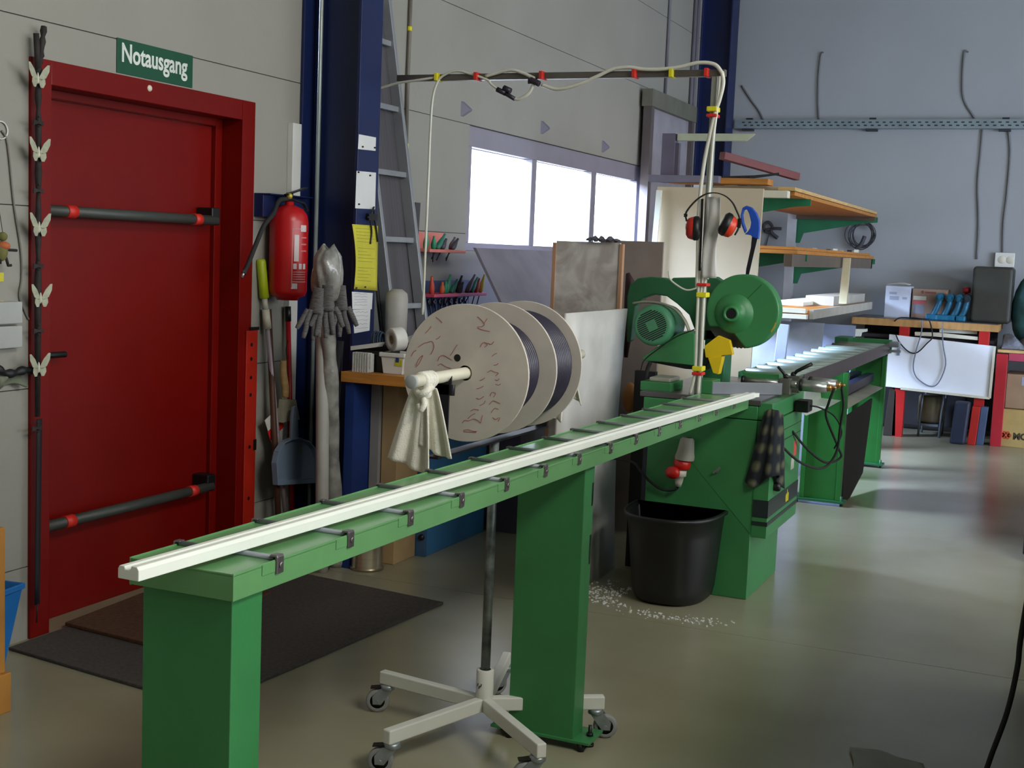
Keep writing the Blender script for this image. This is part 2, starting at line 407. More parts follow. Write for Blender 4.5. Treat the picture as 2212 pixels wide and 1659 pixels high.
def table_leg(x0, x1, y0, y1):
    m = MB(); th = 0.004; zt = tz(y0)-0.048
    m.box(x0, x1, y0, y0+th, 0.03, zt).box(x0, x0+th, y0+th, y1, 0.03, zt).box(x1-th, x1, y0+th, y1, 0.03, zt)
    m.box(x0+th, x0+0.03, y1-th, y1, 0.03, zt).box(x1-0.03, x1-th, y1-th, y1, 0.03, zt)
    l = build('leg', m, greenm, t, bevel=0.002)
    px0, px1, py0, py1 = x0-0.055, x1+0.055, y0-0.01, y1+0.035
    pl = build('base_plate', MB().box(px0, px1, py0, py1, 0.024, 0.032), greenm, l, bevel=0.001)
    bm_ = MB()
    for x in (px0+0.02, px1-0.02):
        for y in ((py0+py1)/2,):
            bm_.cyl((x, y, 0.0), (x, y, 0.008), 0.014, 12).cyl((x, y, 0.008), (x, y, 0.065), 0.006, 10).cyl((x, y, 0.032), (x, y, 0.042), 0.011, 6)
    bm_.cyl((px0+0.06, py0+0.01, 0.0), (px0+0.06, py0+0.01, 0.024), 0.012, 10).cyl((px1-0.03, py0+0.012, 0.0), (px1-0.03, py0+0.012, 0.024), 0.012, 10)
    build('levelling_bolt', bm_, blackm, l)
    return l
table_leg(-1.478, -1.287, 1.805, 1.895)
l2 = table_leg(-1.507, -1.292, 3.562, 3.645)
build('leg_slot', MB().box(-1.2921, -1.2914, 3.628, 3.640, 0.74, 0.81).box(-1.2921, -1.2914, 3.628, 3.640, 0.56, 0.65), blackm, l2)
# white window profile lying on the rollers
p0 = at(277, 1221, 'Z', 0.965); p1 = at(1622, 846, 'Z', 0.935)
p0.z = tz(1.79)+0.0085+0.0; p1.z = tz(p1.y)+0.0085
d = (p1-p0).normalized(); r = d.cross(Vector((0, 0, 1))).normalized(); u = r.cross(d)
wd, hh = 0.044, 0.024
sec = [(-wd/2, 0), (wd/2, 0), (wd/2, hh*0.75), (wd/2-0.004, hh), (0.006, hh), (0.004, hh-0.007), (-0.006, hh-0.007), (-0.008, hh-0.002), (-wd/2+0.003, hh-0.002), (-wd/2, hh*0.7)]
solo('window_profile', MB().prism([p0+r*a+u*b for a, b in sec], p1-p0), pvc, 'long white plastic window profile lying along the green roller table', 'profile', bevel=0.0015)
q0 = at(1583, 861, 'Z', 0.915); q1 = at(1634, 856, 'Z', 0.915)
q0.z = q1.z = tz(q0.y)+0.010
solo('window_profile', MB().bar(q0+Vector((0, 0, 0.010)), q1+Vector((0, 0, 0.010)), 0.03, 0.018), pvc, 'short white profile offcut lying at the saw end of roller table', 'profile', bevel=0.0015)

# ------------------------------------------------------------ five-star trolley with drum
TC = Vector((-1.57, 3.515, 0)); AZ = 1.146
t = thing('drum_trolley', 'white five-star trolley on castors with grey steel post carrying the drum', 'trolley', TC)
arms = [(30.5, .375), (105, .45), (172.6, .39), (253, .416), (318, .41)]
caster_dir = [24, 245, 204, 200, 212]
for k, (a, R_) in enumerate(arms):
    e = Vector((math.cos(math.radians(a)), math.sin(math.radians(a)), 0))
    build('star_arm', MB().bar(TC+e*0.018+Vector((0, 0, 0.110)), TC+e*R_+Vector((0, 0, 0.113)), 0.030, 0.042), whitep, t, bevel=0.004)
    c = TC+e*(R_-0.025)
    cd = Vector((math.cos(math.radians(caster_dir[k])), math.sin(math.radians(caster_dir[k])), 0)); cn = Vector((-cd.y, cd.x, 0))
    wc = c+cd*0.032+Vector((0, 0, 0.0375))
    f = MB(); f.lathe([(0, 0.092), (0.022, 0.092), (0.024, 0.086), (0.024, 0.078), (0.013, 0.072), (0.0, 0.072)], c, n=16)
    for sgn in (-1, 1):
        o = cn*(sgn*0.0145)
        f.prism([c+o-cd*0.018+Vector((0, 0, .080)), c+o+cd*0.026+Vector((0, 0, .080)), wc+o+cd*0.016+Vector((0, 0, 0.016)), wc+o+cd*0.014-Vector((0, 0, .009)), wc+o-cd*0.012-Vector((0, 0, .009))], cn*(0.002*sgn))
    f.cyl(wc-cn*0.019, wc+cn*0.019, 0.006, 8)
    cs = build('castor', f, zinc, t, bevel=0.0)
    wh = MB().lathe([(0.024, -0.010), (0.0335, -0.011), (0.0375, -0.006), (0.0375, 0.006), (0.0335, 0.011), (0.024, 0.010)], wc, cn, 24)
    build('castor_tyre', wh, mat('grey_tyre', '8B8D8C', 0.6), cs)
    build('castor_wheel', MB().lathe([(0, -0.0085), (0.0255, -0.0085), (0.0255, 0.0085), (0, 0.0085)], wc, cn, 20), blackm, cs)
    if k in (3, 4, 2):
        build('brake_lever', MB().prism([c+cn*0.012+Vector((0, 0, .084)), c-cn*0.012+Vector((0, 0, .084)), c-cn*0.012+cd*0.055+Vector((0, 0, .078)), c+cn*0.012+cd*0.055+Vector((0, 0, .078))], (0, 0, 0.005)), blackm, cs, bevel=0.001)
build('hub_sleeve', MB().lathe([(0, 0.088), (0.024, 0.088), (0.027, 0.092), (0.027, 0.215), (0.024, 0.218), (0.017, 0.218)], TC, n=24), whitep, t)
hl = MB()
for dz, dx in ((0.172, -0.006), (0.166, 0.0), (0.172, 0.006)):
    a = math.radians(255)+dx*40
    hl.bar(TC+Vector((math.cos(a-.05), math.sin(a-.05), 0))*0.0274+Vector((0, 0, dz-.004)), TC+Vector((math.cos(a+.08), math.sin(a+.08), 0))*0.0274+Vector((0, 0, dz+.006)), 0.001, 0.003)
build('maker_mark', hl, ink, t)
build('post', MB().cyl(TC+Vector((0, 0, 0.20)), TC+Vector((0, 0, 0.93)), 0.0145, 20), mat('worn_tube', '7C8482', 0.45, 0.6, var=0.35, scale=22), t)
br = MB(); br.box(TC.x-0.02, TC.x+0.02, 3.10, 3.90, 0.925, 0.931)
for y in (3.155, 3.885):
    br.box(TC.x-0.02, TC.x+0.02, y-0.003, y+0.003, 0.931, AZ-0.02)
    br.prism([(TC.x-0.026, y-0.003, AZ-0.05), (TC.x+0.026, y-0.003, AZ-0.05), (TC.x+0.026, y-0.003, AZ+0.004), (TC.x+0.016, y-0.003, AZ-0.012), (TC.x, y-0.003, AZ-0.0155), (TC.x-0.016, y-0.003, AZ-0.012), (TC.x-0.026, y-0.003, AZ+0.004)], (0, 0.006, 0))
    br.cyl((TC.x+0.028, y, AZ-0.05), (TC.x+0.028, y, AZ-0.02), 0.008, 10)
build('fork_bracket', br, mat('dark_steel', '2A2830', 0.4, 0.6), t, bevel=0.001)
# drum
DR = 0.196
t = thing('cable_drum', 'grey fibreboard drum with three discs wound with dark gasket, red scribble on front', 'drum', (TC.x, 3.515, AZ-DR))
m0 = mat('dark_gasket', '2E2A3A', 0.38, var=0.2, scale=3)
for k, y in enumerate((3.290, 3.500, 3.708)):
    d_ = build('disc', MB().lathe([(0.022, 0), (DR-.001, 0), (DR, 0.001), (DR, 0.007), (DR-.001, 0.008), (0.022, 0.008), (0.022, 0)], (TC.x, y, AZ), (0, 1, 0), 72, smooth=False), cartong, t)
    if k == 0: disc0 = d_
for a, b, rr in ((3.298, 3.50, 0.145), (3.508, 3.708, 0.168)):
    m = MB()
    for i in range(14):
        yy = a+0.004+(b-a-0.008)*(i+0.5)/14
        h2 = (b-a-0.008)/14*0.5
        m.lathe([(rr-.006, -h2), (rr-.0015, -h2*.8), (rr, 0), (rr-.0015, h2*.8), (rr-.006, h2)], (TC.x, yy, AZ), (0, 1, 0), 56)
    m.lathe([(rr-.005, 0), (rr-.005, b-a-0.004)], (TC.x, a+.002, AZ), (0, 1, 0), 56)
    build('gasket_winding', m, m0, t)
yd = 3.2895
hp = at(988, 773, 'Y', 3.29)
build('drive_hole', MB().lathe([(0, 0), (0.0105, 0.0)], (hp.x, yd, hp.z), (0, -1, 0), 16), blackm, disc0)
# red felt pen handwriting on the front disc (strokes read off the disc face)
strokes = [[(888,770),(893,760),(899,757)],[(898,790),(904,776),(913,768),(905,785),(898,793)],[(903,750),(915,742),(922,740),(933,738),(937,750),(930,766)],
 [(918,720),(926,712),(931,705)],[(941,733),(947,730),(951,726)],[(945,780),(950,770),(958,768),(966,772),(976,778)],[(945,790),(952,786),(962,792),(974,796)],[(972,768),(978,760),(985,748),(988,745)],
 [(941,685),(948,690),(955,697)],[(1031,684),(1038,690),(1046,700),(1041,705),(1031,706)],[(1046,698),(1052,688)],[(1031,708),(1040,712),(1058,716)],[(1037,750),(1041,742),(1047,740),(1052,745),(1046,750)],[(1052,741),(1061,744),(1066,738)],
 [(1062,770),(1068,765),(1073,763)],[(1066,789),(1072,788),(1076,785)],[(1052,805),(1060,800),(1066,803),(1076,806),(1070,812)],[(1036,822),(1042,820),(1047,816)],[(1069,820),(1074,822),(1078,818)],[(1070,830),(1077,832),(1081,829)],[(1058,856),(1062,848),(1070,850),(1066,858)],
 [(1029,840),(1036,838),(1044,834)],[(1028,860),(1036,862),(1045,856)],[(1056,874),(1064,866),(1072,868),(1080,872)],[(1060,892),(1068,882),(1076,884)],[(1064,902),(1070,906),(1077,902)],
 [(998,914),(1003,908),(1012,909),(1022,905),(1031,908),(1038,914)],[(1038,914),(1040,905),(1042,897)],[(1000,930),(1010,928),(1020,931),(1030,932)],[(1001,932),(1012,933),(1028,934)],[(1016,888),(1024,884),(1034,886)],[(1010,905),(1018,897),(1026,893)],
 [(1076,910),(1080,902)],[(1036,876),(1044,872),(1048,866)]]
m = MB()
for s_ in strokes:
    P_ = [at(x+0.5, y, 'Y', 3.2893) for x, y in s_]
    P_ = [Vector((p.x, 3.2893, p.z)) for p in P_ if (Vector((p.x-TC.x, 0, p.z-AZ))).length < DR-.004]
    if len(P_) > 1:
        P_ = catmull(P_, 4)
        for a, b in zip(P_[:-1], P_[1:]): m.bar(a, b, 0.0006, 0.0016, up=(b-a).cross(Vector((0, 1, 0))))
build('handwriting', m, mat('felt_pen_red', 'B0605E', 0.8), disc0)
# tube axle
t = thing('axle_tube', 'cream plastic tube pushed through the drum as its axle', 'tube', (TC.x, 3.6, AZ-0.0165))
build('tube', MB().lathe([(0.0165, 0), (0.0165, 1.255), (0.013, 1.255), (0.013, 0), (0.0165, 0)], (TC.x, 2.972, AZ), (0, 1, 0), 24), cream, t)
build('end_cap', MB().lathe([(0, 0.0), (0.015, 0), (0.0185, 0.002), (0.0185, 0.008), (0.0165, 0.009)], (TC.x, 2.966, AZ), (0, 1, 0), 24).lathe([(0, 0), (0.004, 0)], (TC.x, 2.9655, AZ), (0, -1, 0), 10), mat('cap_grey', 'A9ADAF', 0.5), t)
# towels knotted on the tube
def towel(yc, width, zlow, seed, label, ln=1.0):
    random.seed(seed)
    t = thing('towel', label, 'towel', (TC.x, yc, zlow))
    ph = [random.uniform(0, 6) for _ in range(6)]
    def drape(w0, w1, x0, xa, z0, z1, yo, amp, k):
        def fn(u_, v_):
            wv = w0+(w1-w0)*(u_**0.8)
            zz = z0+(z1-z0)*u_+ (0.02*math.sin(v_*3+ph[k]))*u_
            s2 = (v_-0.5)*wv
            f = math.sin(v_*PI*5+ph[k])*amp*(0.25+0.75*u_)+math.sin(v_*PI*2+ph[k+1])*amp*0.7
            return (x0+xa*u_+s2, yc+yo+f, zz)
        return fn
    m = MB().sheet(drape(0.040, 0.135*ln, TC.x-0.012, -0.026, AZ-0.022, zlow, -0.016, 0.010, 0), 22, 26, 0.004)
    m.sheet(drape(0.040, 0.110*ln, TC.x+0.014, 0.020, AZ-0.022, zlow+0.055, -0.002, 0.009, 2), 22, 26, 0.004)
    m.sheet(drape(0.04, 0.11*ln, TC.x-0.004, -0.03, AZ-0.01, zlow+0.09, 0.016, 0.008, 3), 20, 26, 0.004)
    build('towel_drape', m, towelm, t)
    m = MB()
    for i in range(5):
        y = yc-0.026+i*0.012
        m.lathe([(0.0165, -0.008), (0.022, -0.006), (0.0245, 0), (0.022, 0.006), (0.0165, 0.008)], (TC.x+0.001*math.sin(i*2), y, AZ-0.0015), (0, 1, 0.1*math.sin(i)), 22)
    m.sphere((TC.x, yc-0.014, AZ-0.035), 0.024, 0.018, 0.02)
    m.tube(catmull([(TC.x-0.022, yc-0.020, AZ-0.02), (TC.x-0.005, yc-0.032, AZ-0.036), (TC.x+0.014, yc-0.032, AZ-0.03), (TC.x+0.020, yc-0.012, AZ-0.015)], 6), 0.010, 10)
    m.tube(catmull([(TC.x+0.002, yc-0.022, AZ-0.045), (TC.x+0.012, yc-0.032, AZ-0.062), (TC.x+0.004, yc-0.034, AZ-0.078), (TC.x-0.006, yc-0.028, AZ-0.066)], 6), 0.008, 10)
    build('towel_knot', m, towelm, t)
towel(3.055, 0.12, 0.905, 3, 'large white cotton cloth knotted over near end of drum axle')
towel(4.06, 0.08, 0.945, 8, 'white cotton cloth hanging from far end of drum axle', 0.75)

# ------------------------------------------------------------ mitre saw machine
def PY(y, *pts): return [at(a, b, 'Y', y) for a, b in pts]
SX0, SX1 = -1.725, -1.234
t = thing('mitre_saw', 'green mitre saw machine on a tall cabinet at the end of roller table', 'saw machine', (-1.48, 5.95, 0))
cab = build('cabinet', MB().box(SX0, SX1, 5.56, 6.16, 0, 0.30).box(SX0, SX1, 5.56, 6.58, 0.30, 0.80).box(SX0-0.03, SX1, 5.56, 6.60, 0.803, 0.862), greenm, t, bevel=0.004)
build('wing_nut', MB().cyl((-1.397, 5.545, 0.562), (-1.397, 5.56, 0.562), 0.008, 10).bar((-1.412, 5.545, 0.552), (-1.382, 5.542, 0.580), 0.005, 0.009), steel, cab)
con = build('control_box', MB().box(SX1, -1.165, 5.565, 6.215, 0.283, 0.80), greenm, t, bevel=0.003)
dkp = mat('dark_panel', '1E2C2C', 0.35, var=0.04)
build('dark_stripe', MB().box(SX1+0.002, -1.163, 5.563, 6.2165, 0.375, 0.452).box(SX1+0.002, -1.163, 5.563, 6.2165, 0.338, 0.356), dkp, con)
text('maker_lettering', 'elu', 0.07, (-1.1622, 5.93, 0.39), (0, 1, 0), (0, 0, 1), mat('logo_yellow', 'B9B40E', 0.5), con, 0.0005, sx=0.8, bold=0.004)
build('knob', MB().lathe([(0, 0.03), (0.017, 0.028), (0.021, 0.018), (0.019, 0.0)], (-1.165, 5.67, 0.500), (1, 0, 0), 16), blackm, con)
build('warning_label', MB().box(-1.1655, -1.1642, 6.06, 6.13, 0.585, 0.655), mat('label_red', 'C25048', 0.5), con)
build('paper_label', MB().box(-1.1655, -1.1642, 6.02, 6.09, 0.525, 0.58), mat('label_pale', 'B9B5A6', 0.6), con)
build('panel_seam', MB().box(-1.1652, -1.1644, 5.75, 6.214, 0.738, 0.741).box(-1.1652, -1.1644, 5.75, 6.214, 0.690, 0.693), blackm, con)
tb = build('saw_table', MB().box(SX0-0.05, SX1+0.012, 5.565, 6.62, 0.864, 0.888), mat('table_steel', '6E6A6C', 0.35, 0.7, var=0.12), t, bevel=0.003)
build('table_side', MB().box(SX1, -1.172, 5.57, 6.22, 0.803, 0.878), greenm, t, bevel=0.003)
# electrics box at left of the saw table
eb = build('switch_housing', MB().box(-1.80, -1.655, 5.64, 5.84, 0.882, 0.925), greenm, t, bevel=0.004)
build('switch_cover', MB().box(-1.765, -1.665, 5.66, 5.82, 0.925, 0.945), mat('cover_grey', '9C9C90', 0.5, 0.3), eb, bevel=0.006)
# fence
fy = 5.86
build('fence', MB().prism([(-1.555, fy-0.15, 0.888), (-1.47, fy-0.19, 0.888), (-1.20, fy+0.02, 0.888), (-1.20, fy+0.035, 0.888), (-1.47, fy-0.17, 0.888), (-1.555, fy-0.13, 0.888)], (0, 0, 0.055)), mat('fence_alu', '7E8286', 0.4, 0.7), t, bevel=0.002)
build('fence_block', MB().box(-1.555, -1.47, fy-0.19, fy-0.05, 0.888, 0.948), greenm, t, bevel=0.003)
build('fence_block', MB().box(-1.40, -1.23, fy+0.08, fy+0.16, 0.888, 0.975), greenm, t, bevel=0.003)
build('turntable', MB().lathe([(0, 0.0), (0.16, 0.0), (0.16, 0.014), (0, 0.014)], (-1.42, 5.95, 0.888), n=40), steel, t)
# blade guard with blade
gc = at(1603, 673, 'Y', 5.88); GR = 0.171
def circ(c, r, a0, a1, n): return [(c.x+r*math.cos(math.radians(a0+(a1-a0)*i/n)), c.y, c.z+r*math.sin(math.radians(a0+(a1-a0)*i/n))) for i in range(n+1)]
gp = circ(gc, GR, -82, 208, 70)
gp += [tuple(p) for p in PY(5.88, (1573, 707))]
gd = build('blade_guard', MB().prism(gp, (0, 0.085, 0)), greenm, t, bevel=0.010, seg=3)
hb = MB().lathe([(0, 0.052), (0.024, 0.050), (0.026, 0.058), (0.034, 0.058), (0.038, 0.050), (0.040, 0.030), (0.062, 0.018), (0.082, 0.010), (0.092, 0.0)], at(1585, 677, 'Y', 5.88), (0, -1, 0), 40)
build('arbor_hub', hb, greenm, gd)
build('arbor_recess', MB().lathe([(0, 0.0535), (0.022, 0.0535)], at(1585, 677, 'Y', 5.88), (0, -1, 0), 24), blackm, gd)
build('guard_seam', MB().bar(at(1597, 663, 'Y', 5.8795), at(1645, 615, 'Y', 5.8795), 0.001, 0.0015), blackm, gd)
build('guard_sticker', MB().lathe([(GR-0.010, 0.0), (GR-0.004, 0.0)], (gc.x, 5.8795, gc.z), (0, -1, 0), 10, arc=(-0.55, -0.25), smooth=False), mat('sticker_yellow', 'C9A22A', 0.6), gd)
bc = at(1601, 674, 'Y', 5.925); n_ = 60; bp = []
for i in range(n_*2):
    a = 2*PI*i/(n_*2); r_ = 0.170 if i % 2 else 0.165
    bp.append((bc.x+r_*math.cos(a+(0.02 if i % 2 else 0)), 5.922, bc.z+r_*math.sin(a)))
build('saw_blade', MB().prism(bp, (0, 0.003, 0)), mat('blade_steel', '5F5A56', 0.4, 0.3), t)
# yellow lower guard
yg = build('lower_guard', MB().prism(PY(5.845, (1521, 748), (1551, 725), (1576, 735), (1583, 766), (1558, 768), (1553, 776), (1524, 772)), (0, 0.03, 0)), yellowm, t, bevel=0.002)
build('chute', MB().prism(PY(5.835, (1529, 773), (1561, 770), (1552, 809), (1540, 806)), (0, 0.05, 0)), yellowm, yg, bevel=0.003)
# belt arm
ap = PY(5.98, (1354, 700), (1354, 640), (1360, 615), (1378, 601), (1405, 598), (1432, 600), (1450, 606), (1452, 600), (1500, 599), (1545, 598), (1580, 620), (1580, 690), (1545, 735), (1520, 735), (1500, 712), (1488, 680), (1462, 656), (1440, 640), (1412, 636), (1388, 644), (1372, 662), (1366, 700), (1362, 735), (1354, 740))
build('belt_arm', MB().prism(ap, (0, 0.07, 0)), greend, t, bevel=0.006)
# motor
mc = at(1408, 703, 'Y', 5.74); mr = 0.096
mo = build('motor', MB().lathe([(0, 0.0), (mr*0.80, 0.0), (mr*0.95, 0.010), (mr, 0.028), (mr, 0.07), (mr*0.94, 0.075), (mr*0.94, 0.24), (0, 0.24)], mc, (0, 1, 0), 40), greenb, t)
m = MB()
for i in range(-7, 8):
    h = i*0.0092; 
    if abs(h) > mr*0.72: continue
    L_ = math.sqrt((mr*0.74)**2-h*h); dx, dz = math.cos(math.radians(28)), math.sin(math.radians(28))
    spans = [(-L_, L_)] if abs(h) > 0.022 else [(-L_, -0.024), (0.024, L_)]
    for a, b in spans:
        pa = (mc.x+dx*a-dz*h, mc.y-0.0008, mc.z+dz*a+dx*h); pb = (mc.x+dx*b-dz*h, mc.y-0.0008, mc.z+dz*b+dx*h)
        m.bar(pa, pb, 0.0016, 0.0052, up=(-dz, 0, dx))
build('fan_grille', m, blackm, mo)
build('motor_shroud', MB().tube(catmull(PY(5.80, (1368, 655), (1395, 652), (1430, 656), (1458, 668), (1478, 690), (1489, 715)), 6), 0.006, 8, sq=3), mat('shroud_grey', '8F8F7C', 0.5), t)
build('motor_mount', MB().prism(PY(5.80, (1386, 772), (1470, 716), (1500, 720), (1500, 790), (1430, 782), (1390, 780)), (0, 0.16, 0)), greenm, t, bevel=0.004)
build('pivot_block', MB().prism(PY(5.86, (1400, 776), (1410, 772), (1500, 765), (1535, 745), (1540, 760), (1522, 800), (1480, 797), (1402, 782)), (0, 0.10, 0)), blackm, t, bevel=0.004)
build('pivot_post', MB().box(-1.60, -1.50, 5.98, 6.12, 0.888, 1.16), greend, t, bevel=0.004)
build('motor_cable', MB().tube(catmull(PY(5.78, (1405, 782), (1398, 800), (1394, 830), (1393, 852)), 6), 0.010, 10), rubber, t)
build('control_cable', MB().tube(catmull(PY(5.76, (1500, 712), (1460, 728), (1420, 755), (1392, 778), (1384, 800)), 6), 0.003, 6), rubber, t)
# pneumatic clamps
pn = mat('cylinder_alu', 'A9ADA8', 0.3, 0.75, var=0.04)
for k, (dy, dz, dx) in enumerate(((0, 0, 0), (0.12, 0.004, 0.02))):
    y = 5.93+dy
    zc = 0.940+dz
    c_ = build('clamp_cylinder', MB().cyl((-1.385+dx, y, zc), (-1.205+dx, y, zc-0.002), 0.0135, 20).cyl((-1.175+dx, y, zc-0.002), (-1.135+dx, y, zc-0.003), 0.016, 20).cyl((-1.135+dx, y, zc-0.003), (-1.005+dx, y, zc-0.006), 0.0265, 28), pn, t)
    build('cylinder_band', MB().lathe([(0.0275, -0.006), (0.0285, -0.005), (0.0285, 0.005), (0.0275, 0.006)], (-1.125+dx, y, zc-0.003), (1, 0, 0), 28), blackm, c_)
    build('cylinder_cap', MB().cyl((-1.40+dx, y, zc), (-1.385+dx, y, zc), 0.020, 16), blackm, c_)
    build('clamp_bracket', MB().box(-1.222+dx, -1.170+dx, y-0.02, y+0.02, 0.889, zc+0.022), mat('bracket_grey', '6F7068', 0.45, 0.5), c_, bevel=0.003)
    lv = MB()
    if k == 0: lv.tube([(-1.195, y, zc+0.02), (-1.205, y-0.005, zc+0.045), (-1.232, y-0.02, zc+0.075)], 0.008, 10, r2=0.006).sphere((-1.196, y, zc+0.03), 0.013)
    else: lv.tube([(-1.19, y, zc+0.02), (-1.170, y-0.005, zc+0.045), (-1.10, y-0.02, zc+0.085)], 0.008, 10, r2=0.009).sphere((-1.186, y, zc+0.028), 0.013)
    build('clamp_lever', lv, blackm, c_)
    build('air_fitting', MB().cyl((-1.005+dx, y, zc-0.006), (-0.985+dx, y, zc-0.006), 0.016, 14).cyl((-0.985+dx, y, zc-0.004), (-0.965+dx, y, zc-0.004), 0.006, 10), mat('brass', 'B9925A', 0.35, 0.8), c_)
build('fixing_lever', MB().tube([(-1.232, 5.72, 0.872), (-1.215, 5.70, 0.868), (-1.205, 5.66, 0.845)], 0.006, 8).sphere((-1.222, 5.715, 0.866), 0.012), blackm, t)
build('valve_unit', MB().box(-1.165, -1.10, 6.02, 6.12, 0.80, 0.855), blackm, t, bevel=0.006)
build('air_hose', MB().tube(catmull([(-0.975, 5.93, 0.93), (-1.0, 5.96, 0.86), (-1.03, 6.1, 0.78), (-1.0, 6.3, 0.62), (-0.99, 6.35, 0.56), (-1.05, 6.3, 0.535), (-1.12, 6.2, 0.60), (-1.163, 6.0, 0.71)], 8), 0.006, 8), rubber, t)
build('air_hose', MB().tube(catmull([(-0.96, 6.05, 0.93), (-0.955, 6.1, 0.84), (-0.97, 6.15, 0.74), (-0.99, 6.2, 0.60), (-1.04, 6.15, 0.53), (-1.10, 5.9, 0.585), (-1.163, 5.72, 0.685)], 8), 0.006, 8), rubber, t)
build('air_hose', MB().tube(catmull([(-1.10, 6.07, 0.83), (-1.06, 6.1, 0.82), (-1.0, 6.15, 0.78), (-0.97, 6.2, 0.70), (-1.0, 6.2, 0.62)], 8), 0.004, 8), rubber, t)

# gantry with hoses
t = thing('hose_gantry', 'tall aluminium post with long arm to the column carrying clear air hoses', 'gantry', (-1.523, 5.62, 0.888))
alp = mat('post_alu', 'A7ABA2', 0.4, 0.6, var=0.06)
build('post', MB().box(-1.537, -1.511, 5.61, 5.636, 0.888, 2.315), alp, t, bevel=0.002)
build('arm', MB().box(-3.10, -1.478, 5.606, 5.640, 2.287, 2.316), mat('arm_steel', '6B6660', 0.4, 0.6, var=0.1), t, bevel=0.002)
gp_ = 5.598
tubes = [
 [(1491, 852), (1502, 800), (1506, 700), (1511, 600), (1517, 580)],
 [(1508, 852), (1514, 780), (1518, 700), (1523, 612), (1530, 600)],
 [(1560, 155), (1563, 180), (1555, 215), (1545, 245), (1532, 300), (1522, 350), (1514, 410), (1509, 470), (1508, 560), (1506, 620)],
 [(1556, 165), (1550, 230), (1541, 300), (1535, 380), (1528, 470), (1520, 590), (1514, 640)]]
for tt, rr in zip(tubes, (0.007, 0.007, 0.009, 0.007)):
    build('hose', MB().tube(catmull([Vector((p.x, 5.596, p.z)) for p in PY(5.6, *tt)], 6), rr, 10), hosem, t)
build('hose', MB().tube(catmull([Vector((p.x, 5.592, p.z)) for p in PY(5.6, (1562, 160), (1545, 140), (1510, 136), (1470, 145), (1430, 150), (1390, 150), (1360, 146), (1325, 150), (1290, 166), (1250, 183), (1205, 193), (1172, 184))], 8), 0.0085, 10), hosem, t)
build('hose', MB().tube(catmull([Vector((p.x, 5.592, p.z)) for p in PY(5.6, (1156, 178), (1145, 200), (1125, 214), (1112, 214))], 8), 0.008, 10), hosem, t)
build('hose', MB().tube(catmull([Vector((p.x, 5.594, p.z)) for p in PY(5.6, (1075, 192), (1062, 182), (1052, 172), (1010, 158), (985, 154), (960, 163), (945, 180), (935, 220), (930, 300), (926, 400), (921, 520), (917, 620), (914, 680))], 8), 0.006, 10), hosem, t)
build('hose', MB().tube(catmull([Vector((p.x, 5.594, p.z)) for p in PY(5.6, (1050, 165), (1100, 152), (1130, 158), (1156, 170))], 8), 0.008, 10), hosem, t)
build('hose', MB().tube(catmull([Vector((p.x, 5.594, p.z)) for p in PY(5.6, (940, 168), (900, 174), (860, 180), (818, 192))], 8), 0.006, 10), hosem, t)
build('hose', MB().tube(catmull([Vector((p.x, 5.594, p.z)) for p in PY(5.6, (1518, 614), (1500, 624), (1482, 626), (1462, 615), (1448, 602), (1445, 585))], 8), 0.004, 8), hosem, t)
m = MB()
for a, b, r_ in (((1074, 193), (1092, 202), 0.012), ((1088, 190), (1103, 197), 0.014), ((1092, 202), (1112, 214), 0.010)):
    q = PY(5.59, a, b); m.cyl(q[0], q[1], r_, 12)
build('shut_off_valve', m, mat('valve_dark', '3B3842', 0.4, 0.4), t)
q = PY(5.59, (1146, 172), (1166, 182))
build('hose_clip', MB().cyl(q[0]+Vector((0, -0.004, 0)), q[1]+Vector((0, -0.004, 0)), 0.014, 10).box(q[0].x-0.012, q[0].x+0.03, 5.585, 5.604, 2.262, 2.286), MATS['valve_dark'], t, bevel=0.002)
def band(x, z, w_, m_, vert=True):
    if vert: return build('tape_band', MB().box(-1.545, -1.498, 5.580, 5.641, z-w_/2, z+w_/2), m_, t, bevel=0.004)
    return build('tape_band', MB().box(x-w_/2, x+w_/2, 5.580, 5.644, 2.283, 2.320), m_, t, bevel=0.003)
for py_, m_ in ((236, tapey), (250, taper), (615, taper), (637, tapey), (797, tapey), (808, taper)):
    band(0, at(1520, py_, 'Y', 5.6).z, 0.022 if m_ is tapey else 0.014, m_)
for px_, m_ in ((1527, taper), (1451, tapey), (1371, taper), (1171, taper), (1030, taper), (945, tapey)):
    band(at(px_, 155, 'Y', 5.6).x, 0, 0.018, m_, False)

build('hook_strap', MB().bar((-1.541, 5.583, 1.755), (-1.535, 5.583, 1.44), 0.010, 0.004, up=(0, 1, 0)), blackm, t)
# sleeve, ear muffs, hand saw
q = PY(5.574, (1526, 425), (1556, 430), (1553, 603), (1523, 600))
solo('plastic_sleeve', MB().sheet(lambda u, v: (q[0].x+(q[1].x-q[0].x)*u+0.004*math.sin(v*7), 5.572+0.004*math.sin(u*9+v*5), q[0].z+(q[3].z-q[0].z)*v), 10, 24, 0.002), mat('clear_plastic', 'CFCDC8', 0.25, alpha=0.8), 'clear plastic sleeve hanging on the gantry post behind ear muffs', 'sleeve')
t = thing('ear_defenders', 'red and black ear muffs hanging on the gantry post', 'ear muffs', (-1.47, 5.55, 1.60))
hb1 = [Vector((p.x, 5.545, p.z)) for p in PY(5.55, (1484, 478), (1482, 462), (1492, 446), (1508, 430), (1527, 419), (1548, 417), (1568, 424), (1583, 438), (1592, 456), (1598, 472), (1596, 492), (1588, 508))]
m = MB(); c_ = catmull(hb1, 5)
for a, b in zip(c_[:-1], c_[1:]): m.bar(a, b, 0.016, 0.0045, up=(0, 0, 1))
build('headband', m, blackm, t)
